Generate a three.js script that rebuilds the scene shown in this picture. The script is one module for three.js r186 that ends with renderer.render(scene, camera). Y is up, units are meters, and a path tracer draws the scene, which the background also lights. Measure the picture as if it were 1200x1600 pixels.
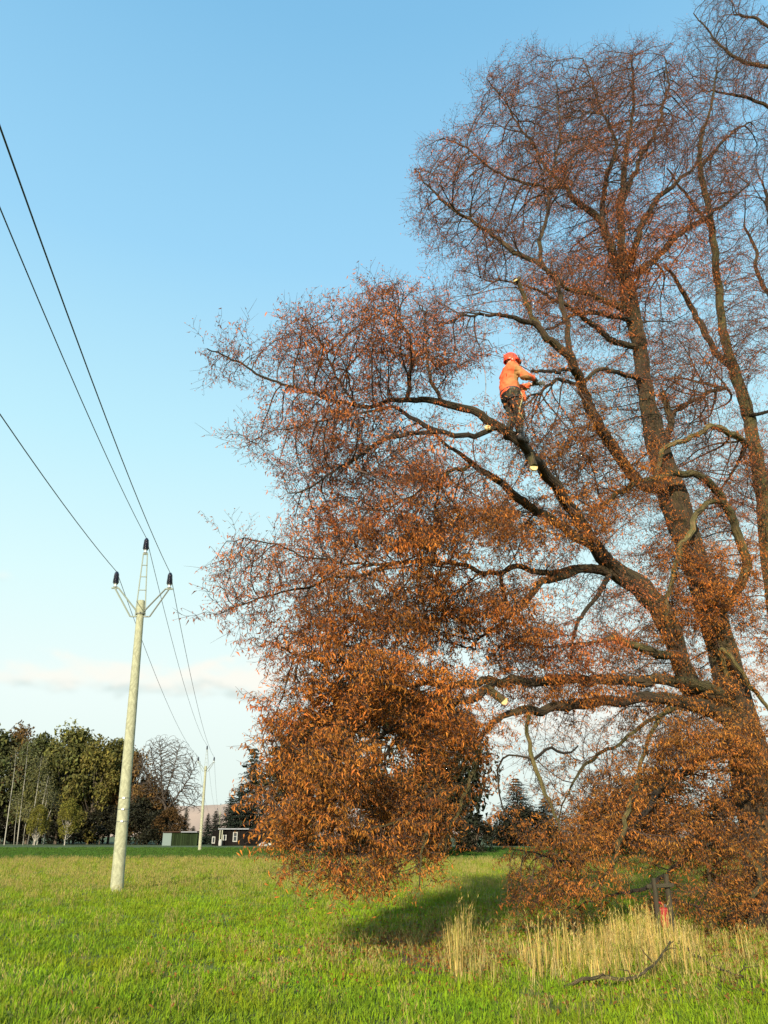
import * as THREE from 'three';
import { ImprovedNoise } from 'three/addons/math/ImprovedNoise.js';
import { mergeGeometries, toCreasedNormals } from 'three/addons/utils/BufferGeometryUtils.js';
import { RoundedBoxGeometry } from 'three/addons/geometries/RoundedBoxGeometry.js';

// ------------------------------------------------------------------ camera, sky, sun, exposure
const R = Math.PI / 180;
const EYE = 1.6, PITCH = 22.7 * R, F = 1209;                 // the photograph is 1200 x 1600, F in its pixels
const EXPOSURE = 1.8, SUN_INT = 5, SUN_AZ = 13 * R, SUN_EL = 21 * R;
const scene = new THREE.Scene();
const camera = new THREE.PerspectiveCamera(2 * Math.atan(800 / F) / R, 3 / 4, 0.1, 6000);
camera.position.set(0, EYE, 0); camera.rotation.set(PITCH, 0, 0);
const renderer = new THREE.WebGLRenderer({ antialias: true });
renderer.setSize(768, 1024);
renderer.toneMapping = THREE.LinearToneMapping; renderer.toneMappingExposure = EXPOSURE;
renderer.shadowMap.enabled = true; renderer.shadowMap.type = THREE.PCFSoftShadowMap;

const perlin = new ImprovedNoise();
const N = (x, y, z = 0) => perlin.noise(x, y, z);
const fbm = (x, y, z = 0, o = 4) => { let s = 0, a = 0.5, f = 1; for (let i = 0; i < o; i++) { s += a * N(x * f + 17.3 * i, y * f + 5.1 * i, z * f); a *= 0.5; f *= 2.03; } return s; };
let seed = 1234567;
const rnd = () => { seed |= 0; seed = seed + 0x6D2B79F5 | 0; let t = Math.imul(seed ^ seed >>> 15, 1 | seed); t = t + Math.imul(t ^ t >>> 7, 61 | t) ^ t; return ((t ^ t >>> 14) >>> 0) / 4294967296; };
const rr = (a, b) => a + (b - a) * rnd();
const clamp = (x, a = 0, b = 1) => Math.max(a, Math.min(b, x));
const sstep = (a, b, x) => { const t = clamp((x - a) / (b - a)); return t * t * (3 - 2 * t); };
const lerp = (a, b, t) => a + (b - a) * t;
const V = (x, y, z) => new THREE.Vector3(x, y, z);

const SUN = V(-Math.sin(SUN_AZ) * Math.cos(SUN_EL), Math.sin(SUN_EL), Math.cos(SUN_AZ) * Math.cos(SUN_EL));
{
  const s2l = (c) => (c <= 0.04045 ? c / 12.92 : ((c + 0.055) / 1.055) ** 2.4);
  const rgb = (r, g, b) => [s2l(r / 255) / EXPOSURE, s2l(g / 255) / EXPOSURE, s2l(b / 255) / EXPOSURE];
  const stops = [[-90, rgb(190, 200, 190)], [-2, rgb(228, 242, 234)], [3, rgb(234, 249, 242)], [9, rgb(240, 255, 252)], [17, rgb(222, 253, 255)], [27, rgb(193, 240, 255)], [40, rgb(158, 215, 249)], [55, rgb(131, 193, 234)], [90, rgb(92, 152, 208)]];
  const ramp = (e) => { for (let i = 1; i < stops.length; i++) if (e <= stops[i][0]) { const t = (e - stops[i - 1][0]) / (stops[i][0] - stops[i - 1][0]); return stops[i][1].map((c, k) => lerp(stops[i - 1][1][k], c, t)); } return stops[stops.length - 1][1]; };
  // clouds: azimuth (0 straight ahead, degrees to the right), elevation, half width, half height, strength
  const clouds = [[-17.5, 9.9, 8.5, 1.8, 1.0], [-10, 10.1, 7, 2.0, 1.0], [-24, 9.6, 5, 1.2, 0.7], [-30, 9.6, 4, 1.6, 0.6], [-29, 16.0, 3, 0.8, 0.3], [14, 7, 9, 4, 0.8], [27, 9, 8, 2, 0.6]];
  for (let a = 60; a < 320; a += 21) clouds.push([a + 8 * N(a, 3.3), 9 + 5 * N(a, 7.7), 9 + 5 * N(a, 1.2), 2 + N(a, 9.1), 0.7]);
  const T0 = Date.now(), W = 2048, H = 1024, data = new Float32Array(W * H * 4);
  const white = rgb(255, 253, 243), grey = rgb(204, 220, 216);
  for (let j = 0; j < H; j++) {
    const el = ((j + 0.5) / H - 0.5) * 180;
    for (let i = 0; i < W; i++) {
      const th = ((i + 0.5) / W - 0.5) * 2 * Math.PI;
      const dx = Math.cos(th), dz = Math.sin(th);
      let az = Math.atan2(dx, -dz) / R;
      const c = ramp(el).slice();
      const ce = Math.cos(el * R), cs = dx * ce * SUN.x + Math.sin(el * R) * SUN.y + dz * ce * SUN.z;
      const glow = 0.5 * Math.pow(Math.max(cs, 0), 12);
      if (el > -1) for (const [ca, cel, w, h, s] of clouds) {
        let da = az - ca; da -= 360 * Math.round(da / 360);
        if (Math.abs(da) > w * 1.9 || Math.abs(el - cel) > h * 2.2) continue;
        const nx = az * 0.16, ny = el * 0.55;
        const wob = fbm(nx * 1.3 + ca, ny, 2.2, 5);
        const u = da / w + 0.5 * wob, v = (el - cel) / h + 0.7 * wob;
        const flat = v < 0 ? v * 1.5 : v;
        let d = 1 - (u * u + flat * flat) + 1.5 * fbm(nx * 3, ny * 2, ca, 5);
        d = s * sstep(0.0, 1.1, d) * 0.9;
        if (d <= 0) continue;
        const lit = sstep(-0.75, 0.15, v + 0.9 * fbm(nx * 3.1, ny * 2.1, 9, 4));
        for (let k = 0; k < 3; k++) c[k] = lerp(c[k], lerp(grey[k], white[k], lit), d);
      }
      const o = (j * W + i) * 4;
      data[o] = c[0] + glow * 1.0; data[o + 1] = c[1] + glow * 0.9; data[o + 2] = c[2] + glow * 0.72; data[o + 3] = 1;
    }
  }
  console.log('sky ms', Date.now() - T0);
  const sky = new THREE.DataTexture(data, W, H, THREE.RGBAFormat, THREE.FloatType);
  sky.mapping = THREE.EquirectangularReflectionMapping; sky.magFilter = sky.minFilter = THREE.LinearFilter; sky.wrapS = THREE.RepeatWrapping; sky.needsUpdate = true;
  scene.background = sky; scene.environment = sky;
}
const sun = new THREE.DirectionalLight(new THREE.Color(1, 0.87, 0.66), SUN_INT);
sun.position.set(5 + SUN.x * 120, SUN.y * 120, -20 + SUN.z * 120); sun.target.position.set(5, 0, -20);
sun.castShadow = true; sun.shadow.mapSize.set(4096, 4096); sun.shadow.radius = 1.2;
Object.assign(sun.shadow.camera, { left: -70, right: 70, top: 60, bottom: -60, near: 1, far: 420 });
scene.add(sun, sun.target);

// ------------------------------------------------------------------ helpers
const cp = Math.cos(PITCH), sp = Math.sin(PITCH);
function at(px, py, d) { const u = (px - 600) / F, v = (800 - py) / F, t = d / (cp - v * sp); return V(u * t, EYE + (v * cp + sp) * t, -d); }   // a pixel at a real forward distance
function groundAt(px, py) { const v = (800 - py) / F, y = v * cp + sp; return at(px, py, EYE * (cp - v * sp) / -y); }
function zc(px, py, d) { return d / (cp - (800 - py) / F * sp); }
function project(p) { const y = p.y - EYE, z = -p.z, zz = z * cp + y * sp, yy = y * cp - z * sp; return [600 + p.x / zz * F, 800 - yy / zz * F]; }

const used = {};
function numbered(name) { const n = used[name] = (used[name] ?? -1) + 1; return n ? `${name}_${String(n).padStart(3, '0')}` : name; }
function thing(name, label, category, pos = [0, 0, 0], group) {
  const o = new THREE.Group(); o.name = numbered(name); o.position.set(...(pos.isVector3 ? pos.toArray() : pos)); o.userData = { label, category };
  if (group) o.userData.group = group; scene.add(o); return o;
}
function part(name, geo, mat, parent, label) { const m = new THREE.Mesh(geo, mat); m.name = name; m.castShadow = m.receiveShadow = true; if (label) m.userData.label = label; parent.add(m); return m; }
function structure(name, geo, mat) { const m = part(numbered(name), geo, mat, scene); m.userData.kind = 'structure'; return m; }
const lin = (r, g, b) => new THREE.Color().setRGB(r, g, b);

class MB {                                                     // a collector of tubes and faces for one mesh
  constructor() { this.p = []; this.n = []; this.c = []; this.uv = []; this.i = []; }
  vert(x, y, z, nx, ny, nz, c, u = 0, v = 0) { this.p.push(x, y, z); this.n.push(nx, ny, nz); this.c.push(c[0], c[1], c[2]); this.uv.push(u, v); return this.p.length / 3 - 1; }
  tri(a, b, c) { this.i.push(a, b, c); }
  tube(pts, rad, sides, colour, bump = 0, cap = false) {         // pts Vector3[], rad number[], colour (point, k) => [r, g, b]
    const T = V(0, 0, 0), U = V(0, 0, 0), B = V(0, 0, 0); let prev = null, vlen = 0;
    for (let k = 0; k < pts.length; k++) {
      T.subVectors(pts[Math.min(k + 1, pts.length - 1)], pts[Math.max(k - 1, 0)]).normalize();
      if (!prev) { U.set(1, 0, 0); if (Math.abs(T.x) > 0.8) U.set(0, 0, 1); } else U.copy(prev);
      U.addScaledVector(T, -U.dot(T)).normalize(); prev = U.clone(); B.crossVectors(T, U);
      if (k) vlen += pts[k].distanceTo(pts[k - 1]);
      const first = this.p.length / 3, col = colour(pts[k], k);
      for (let s = 0; s <= sides; s++) {
        const a = s / sides * 2 * Math.PI, ca = Math.cos(a), sa = Math.sin(a);
        const nx = U.x * ca + B.x * sa, ny = U.y * ca + B.y * sa, nz = U.z * ca + B.z * sa;
        const as = (s % sides) / sides * 2 * Math.PI;
        const r = rad[k] * (bump ? 1 + bump * fbm(Math.cos(as) * 1.3 + pts[k].x, pts[k].y * 1.7, Math.sin(as) * 1.3 + pts[k].z, 3) : 1);
        this.vert(pts[k].x + nx * r, pts[k].y + ny * r, pts[k].z + nz * r, nx, ny, nz, col, s / sides * Math.max(1, Math.round(rad[0] * 6.28 / 0.5)) * 0.5, vlen);
        if (k && s < sides) { const q = first + s, w = q - sides - 1; this.tri(w, w + 1, q + 1); this.tri(w, q + 1, q); }
      }
      if (cap && k === pts.length - 1) { const m = this.vert(pts[k].x, pts[k].y, pts[k].z, T.x, T.y, T.z, col); for (let s = 0; s < sides; s++) this.tri(first + s, first + s + 1, m); }
    }
    return this;
  }
  leaf(o, dir, up, len, w, c, curl = 0.25, droop = 0.2) {           // a folded, curled leaf of four triangles
    const side = V(0, 0, 0).crossVectors(dir, up).normalize(), n = V(0, 0, 0).crossVectors(side, dir).normalize();
    const m = o.clone().addScaledVector(dir, len * 0.45).addScaledVector(n, len * droop * 0.4), e = o.clone().addScaledVector(dir, len).addScaledVector(n, -len * droop);
    const a = m.clone().addScaledVector(side, w / 2).addScaledVector(n, w * curl), b = m.clone().addScaledVector(side, -w / 2).addScaledVector(n, w * curl);
    for (const s of [a, b]) { const q = [o, s, m, e].map((p) => this.vert(p.x, p.y, p.z, n.x, n.y, n.z, c)); if (s === a) { this.tri(q[0], q[2], q[1]); this.tri(q[1], q[2], q[3]); } else { this.tri(q[0], q[1], q[2]); this.tri(q[2], q[1], q[3]); } }
  }
  geo(smooth = true) {
    const g = new THREE.BufferGeometry();
    g.setAttribute('position', new THREE.Float32BufferAttribute(this.p, 3)); g.setAttribute('color', new THREE.Float32BufferAttribute(this.c, 3)); g.setAttribute('uv', new THREE.Float32BufferAttribute(this.uv, 2));
    g.setIndex(this.i);
    if (smooth) g.setAttribute('normal', new THREE.Float32BufferAttribute(this.n, 3)); else g.computeVertexNormals();
    return g;
  }
}
function canvasNoise(size, fn, srgb = true) {                      // fn(u, v) -> [r, g, b] 0..255, tiles by construction of fn
  const d = new Uint8Array(size * size * 4);
  for (let j = 0; j < size; j++) for (let i = 0; i < size; i++) { const c = fn(i / size, j / size), o = (j * size + i) * 4; d[o] = clamp(c[0], 0, 255); d[o + 1] = clamp(c[1], 0, 255); d[o + 2] = clamp(c[2], 0, 255); d[o + 3] = 255; }
  const t = new THREE.DataTexture(d, size, size); t.wrapS = t.wrapT = THREE.RepeatWrapping; t.magFilter = THREE.LinearFilter; t.minFilter = THREE.LinearMipmapLinearFilter; t.generateMipmaps = true;
  if (srgb) t.colorSpace = THREE.SRGBColorSpace; t.needsUpdate = true; return t;
}
const tileFbm = (u, v, fx, fy, z, o = 4) => { const a = 2 * Math.PI * u, b = 2 * Math.PI * v; return fbm(Math.cos(a) * fx / 6.283 + 9, Math.sin(a) * fx / 6.283 + Math.cos(b) * fy / 6.283 + z, Math.sin(b) * fy / 6.283, o); };

// ------------------------------------------------------------------ materials
const barkBump = canvasNoise(512, (u, v) => { const r = 128 + 190 * tileFbm(u, v, 26, 5, 3, 4) + 60 * tileFbm(u, v, 60, 20, 8, 3); return [r, r, r]; }, false);
const barkMap = canvasNoise(512, (u, v) => { const r = 205 + 130 * tileFbm(u, v, 22, 5, 3, 4), g = 50 * tileFbm(u, v, 6, 5, 11, 4); return [r - g, r, r - 20 - g]; });
const M = {
  bark: new THREE.MeshStandardMaterial({ vertexColors: true, roughness: 0.93, map: barkMap, bumpMap: barkBump, bumpScale: 0.06 }),
  twig: new THREE.MeshStandardMaterial({ vertexColors: true, roughness: 0.9 }),
  leaf: new THREE.MeshPhysicalMaterial({ vertexColors: true, roughness: 0.85, specularIntensity: 0.25, side: THREE.DoubleSide, transmission: 0.3, thickness: 0 }),
  farLeaf: new THREE.MeshPhysicalMaterial({ vertexColors: true, roughness: 0.8, side: THREE.DoubleSide, transmission: 0.25, thickness: 0 }),
  grass: new THREE.MeshPhysicalMaterial({ vertexColors: true, roughness: 0.9, specularIntensity: 0.3, side: THREE.DoubleSide, transmission: 0.3, thickness: 0 }),
  cut: new THREE.MeshStandardMaterial({ color: lin(0.62, 0.46, 0.2), roughness: 0.8 }),
};

// ------------------------------------------------------------------ ground
{
  const grain = canvasNoise(1024, (u, v) => { const r = 190 + 150 * tileFbm(u, v, 40, 40, 2, 4) + 90 * tileFbm(u, v, 160, 160, 5, 2); const y = 60 * tileFbm(u, v, 9, 9, 7, 4); return [r + y, r, r - y]; });
  const m = new THREE.MeshStandardMaterial({ vertexColors: true, roughness: 1, map: grain });
  const b = new MB(), A = 160, rings = [0.5];
  while (rings[rings.length - 1] < 3500) rings.push(rings[rings.length - 1] * 1.055 + 0.12);
  rings.forEach((r, k) => {
    for (let s = 0; s <= A; s++) {
      const a = s / A * 2 * Math.PI, x = Math.sin(a) * r, z = -Math.cos(a) * r, d = -z;
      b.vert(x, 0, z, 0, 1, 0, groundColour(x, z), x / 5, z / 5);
      if (k && s < A) { const q = k * (A + 1) + s, w = q - A - 1; b.tri(w, w + 1, q + 1); b.tri(w, q + 1, q); }
    }
  });
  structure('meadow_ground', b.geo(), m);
}
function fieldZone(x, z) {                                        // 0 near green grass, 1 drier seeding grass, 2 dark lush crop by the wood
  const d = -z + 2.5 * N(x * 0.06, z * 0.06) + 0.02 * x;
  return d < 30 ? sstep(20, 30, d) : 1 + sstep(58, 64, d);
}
function litter(x, z) {                                            // brown leaves lie here (0..1)
  const g = (cx, cz, r) => Math.exp(-((x - cx) ** 2 + (z - cz) ** 2) / (r * r));
  const n = 0.5 + 1.1 * fbm(x * 0.9, z * 0.9, 4.4, 4);
  return clamp((1.0 * g(7.3, -14.5, 3.2) + 0.75 * g(0.3, -12.6, 1.6) + 0.35 * g(4.5, -12, 3.5) + 0.45 * g(1.3, -14.3, 1.8) + 0.4 * g(4, -17, 6)) * n * 1.3);
}
function groundColour(x, z) {
  const zn = fieldZone(x, z), n = fbm(x * 0.35, z * 0.35, 1, 4), k = 1 + 0.7 * n;
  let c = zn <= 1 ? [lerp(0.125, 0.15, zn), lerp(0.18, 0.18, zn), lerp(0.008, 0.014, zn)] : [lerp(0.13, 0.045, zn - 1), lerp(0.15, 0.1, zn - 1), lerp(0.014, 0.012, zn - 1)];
  const l = -z < 40 ? litter(x, z) : 0;
  return [lerp(c[0] * k, 0.15, l), lerp(c[1] * k, 0.07, l), lerp(c[2] * k, 0.025, l)];
}
// hills on the horizon
{
  const b = new MB(), nA = 220, nR = 8;
  for (let k = 0; k <= nR; k++) for (let s = 0; s <= nA; s++) {
    const a = lerp(-75, 75, s / nA) * R, r = lerp(1250, 2300, k / nR), x = Math.sin(a) * r, z = -Math.cos(a) * r;
    const env = Math.sin(clamp(k / 5) * Math.PI / 2), low = lerp(1, 0.32, sstep(-8, 8, a / R)) * lerp(1.25, 1, sstep(-40, -14, a / R));
    const y = -1 + env * low * (64 + 26 * fbm(a * 9, k * 0.2, 3, 3)) + env * 3.5 * N(x * 0.03, z * 0.03) ;
    const n = fbm(x * 0.02, z * 0.02, 8, 4);
    b.vert(x, y, z, 0, 1, 0, [0.34 + 0.2 * n, 0.245 + 0.13 * n, 0.19 + 0.08 * n], x / 30, z / 30);
    if (k && s < nA) { const q = k * (nA + 1) + s, w = q - nA - 1; b.tri(w, w + 1, q + 1); b.tri(w, q + 1, q); }
  }
  structure('wooded_hills', b.geo(false), new THREE.MeshStandardMaterial({ vertexColors: true, roughness: 1 }));
}

// ------------------------------------------------------------------ growing trees
// limbs: arrays of nodes laid first; crowns: points the twigs grow towards (space colonisation)
class Growth {
  constructor(step, reach, kill) { this.step = step; this.reach = reach; this.kill = kill; this.n = []; this.att = []; }
  node(p, parent, r, limb) { this.n.push({ p, parent, r, limb, kids: [], ri: 0 }); const i = this.n.length - 1; if (parent >= 0) this.n[parent].kids.push(i); return i; }
  limb(points, radii, startNode, id, wobble = 0.03) {
    const P = points.slice(), Q = radii.slice();
    const curve = new THREE.CatmullRomCurve3(P, false, 'centripetal'), L = curve.getLength(), cnt = Math.max(3, Math.ceil(L / 0.12));
    let prev = startNode; const ids = [], s = id * 7.7;
    for (let k = 0; k <= cnt; k++) {
      const t = k / cnt, p = curve.getPoint(t), f = t * (Q.length - 1), j = Math.min(Math.floor(f), Q.length - 2), r = lerp(Q[j], Q[j + 1], f - j);
      const e = Math.sin(Math.min(1, t * 4) * Math.PI / 2) * wobble;
      p.x += e * 2 * fbm(p.y * 0.9 + s, p.z * 0.9, s, 3); p.y += e * 2 * fbm(p.x * 0.9 + s, p.z * 0.9, s + 4, 3); p.z += e * 3 * fbm(p.y * 0.7, p.x * 0.7 + s, s + 8, 3);
      const kx = N(p.x * 2.6 + s, p.y * 2.6, p.z * 2.6), ky = N(p.x * 2.6, p.y * 2.6 + s, p.z * 2.6 + 9); const kz = N(p.x * 6 + s, p.y * 6, p.z * 6 + 4), kw = N(p.x * 6, p.y * 6 + 7, p.z * 6 + s); p.x += e * (1.1 * kx + 0.6 * kz); p.y += e * (1.3 * ky + 0.7 * kw);
      prev = this.node(p, prev, r, id); ids.push(prev);
    }
    return ids;
  }
  grow(maxIter, tropism, jitter = 0.16) {
    const C = 1.0, grid = new Map(), key = (x, y, z) => (x + 512) * 1048576 + (y + 512) * 1024 + (z + 512), A = this.att;
    A.forEach((a, i) => { const k = key(Math.floor(a.p.x / C), Math.floor(a.p.y / C), Math.floor(a.p.z / C)); a.nn = -1; a.d = this.reach * this.reach; a.alive = true; if (!grid.has(k)) grid.set(k, []); grid.get(k).push(i); });
    const rc = Math.ceil(this.reach / C), k2 = this.kill * this.kill;
    const touch = (ni, R0) => {
      const p = this.n[ni].p, cx = Math.floor(p.x / C), cy = Math.floor(p.y / C), cz = Math.floor(p.z / C), q = Math.ceil(R0 / C);
      for (let x = cx - q; x <= cx + q; x++) for (let y = cy - q; y <= cy + q; y++) for (let z = cz - q; z <= cz + q; z++) {
        const cell = grid.get(key(x, y, z)); if (!cell) continue;
        for (const ai of cell) { const a = A[ai]; if (!a.alive) continue; const dx = a.p.x - p.x, dy = a.p.y - p.y, dz = a.p.z - p.z, d = dx * dx + dy * dy + dz * dz; if (d < a.d) { a.d = d; a.nn = ni; if (d < k2) a.alive = false; } }
      }
    };
    for (let i = 0; i < this.n.length; i++) touch(i, this.reach);
    let alive = A.filter((a) => a.alive);
    for (let it = 0; it < maxIter; it++) {
      const acc = new Map();
      alive = alive.filter((a) => a.alive);
      for (const a of alive) if (a.nn >= 0) { const p = this.n[a.nn].p, l = Math.sqrt(a.d) || 1; let v = acc.get(a.nn); if (!v) acc.set(a.nn, v = [0, 0, 0]); v[0] += (a.p.x - p.x) / l; v[1] += (a.p.y - p.y) / l; v[2] += (a.p.z - p.z) / l; }
      if (!acc.size) break;
      const fresh = [];
      for (const [ni, v] of acc) {
        const nd = this.n[ni]; if (nd.kids.length > 3 && nd.limb < 0) continue; if (nd.fails > 6) continue;
        const d = V(v[0], v[1], v[2]).normalize();
        if (nd.parent >= 0) d.addScaledVector(V(0, 0, 0).subVectors(nd.p, this.n[nd.parent].p).normalize(), nd.limb >= 0 ? 0.5 : 0.75);
        const tr = tropism(nd.p); d.x += tr[0] + rr(-jitter, jitter); d.y += tr[1] + rr(-jitter, jitter); d.z += tr[2] + rr(-jitter, jitter);
        d.normalize(); nd.fails = (nd.fails || 0) + 1;
        fresh.push(this.node(nd.p.clone().addScaledVector(d, this.step * rr(0.8, 1.2)), ni, 0, -1));
      }
      for (const f of fresh) touch(f, it < 6 ? 1.6 : 1.0);
    }
    // radii of what grew: pipe model from the tips down; laid limbs keep their own
    for (let i = this.n.length - 1; i >= 0; i--) {
      const nd = this.n[i]; if (nd.limb >= 0) continue;
      let s = 0; for (const k of nd.kids) s += Math.pow(this.n[k].r, this.expo ?? 2.05);
      nd.r = Math.max(this.tip ?? 0.0034, Math.pow(s + (this.base ?? 0.0035) ** (this.expo ?? 2.05), 1 / (this.expo ?? 2.05)));
    }
    for (let i = 0; i < this.n.length; i++) { const nd = this.n[i]; if (nd.limb < 0 && nd.parent >= 0) nd.r = Math.min(nd.r, this.n[nd.parent].r * 0.93); }
  }
  chains() {                                                         // maximal paths of grown nodes
    const out = [];
    const start = [];
    for (let i = 0; i < this.n.length; i++) { const nd = this.n[i]; if (nd.limb < 0 && (nd.parent < 0 || this.n[nd.parent].limb >= 0)) start.push(i); }
    while (start.length) {
      let i = start.pop(); const c = this.n[i].parent >= 0 ? [this.n[i].parent] : [];
      for (;;) {
        c.push(i); const ks = this.n[i].kids.filter((k) => this.n[k].limb < 0); if (!ks.length) break;
        let best = ks[0]; for (const k of ks) if (this.n[k].r > this.n[best].r) best = k;
        for (const k of ks) if (k !== best) start.push(k);
        i = best;
      }
      out.push(c);
    }
    return out;
  }
}

// a sprig: a short twig with side shoots, and its leaves as a second geometry with the same axes (+x out, leaves hang to -y)
function makeSprig(len, nLeaves, leafLen, hang) {
  const tw = new MB(), lf = new MB(), tc = [0.052, 0.032, 0.025], col = () => tc, spots = [];
  const main = []; for (let k = 0; k <= 4; k++) main.push(V(len * k / 4, len * (0.06 * Math.sin(k * 1.7 + nLeaves) + 0.05 * k * (hang ? -0.5 : 0.4)), len * 0.05 * Math.sin(k * 2.3 + 1 + nLeaves)));
  tw.tube(main, [0.0036, 0.0032, 0.0028, 0.0022, 0.0015], 3, col); spots.push(main[4], main[3]);
  for (let k = 0; k < 5; k++) {
    const t = 0.12 + 0.18 * k, o = new THREE.CatmullRomCurve3(main).getPoint(t), s = k % 2 ? 1 : -1, l = len * rr(0.3, 0.55);
    const d = V(0.7, rr(-0.35, 0.45), s * rr(0.4, 0.8)).normalize(), e = o.clone().addScaledVector(d, l), m = o.clone().addScaledVector(d, l * 0.5); m.y += l * 0.06; e.y -= hang ? l * 0.12 : -l * 0.1;
    tw.tube([o, m, e], [0.0026, 0.002, 0.0012], 3, col); spots.push(m, e, o);
  }
  for (let k = 0; k < nLeaves; k++) {
    const o = spots[k % spots.length].clone(); o.x += rr(-0.02, 0.02); o.z += rr(-0.02, 0.02);
    const d = V(rr(-0.35, 0.6), rr(-1.3, -0.2), rr(-0.6, 0.6)).normalize(), v = rr(0.42, 1.36), g = rr(0.86, 1.14);
    lf.leaf(o, d, V(rr(-1, 1), rr(-0.2, 1), rr(-1, 1)).normalize(), leafLen * rr(0.55, 1.4), leafLen * rr(0.2, 0.33), [v, v * g, v * (g + 0.05)], rr(0.05, 0.5), rr(-0.1, 0.5));
  }
  return { tw: tw.geo(), lf: lf.geo(false) };
}
const SPRIGS = [[0.46, 9, 0.05, false], [0.44, 13, 0.055, false], [0.42, 18, 0.064, true], [0.38, 26, 0.068, true], [0.5, 6, 0.046, false], [0.4, 22, 0.066, true]].map((a) => makeSprig(...a));

function instanced(name, geo, mat, list, parent) {                     // list of {m: Matrix4, c: [r, g, b]}
  const im = new THREE.InstancedMesh(geo, mat, list.length); im.name = name; im.castShadow = im.receiveShadow = true; im.userData.kind = 'stuff';
  const c = new THREE.Color();
  list.forEach((e, i) => { im.setMatrixAt(i, e.m); if (e.c) im.setColorAt(i, c.setRGB(e.c[0], e.c[1], e.c[2])); });
  parent.add(im); return im;
}

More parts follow.
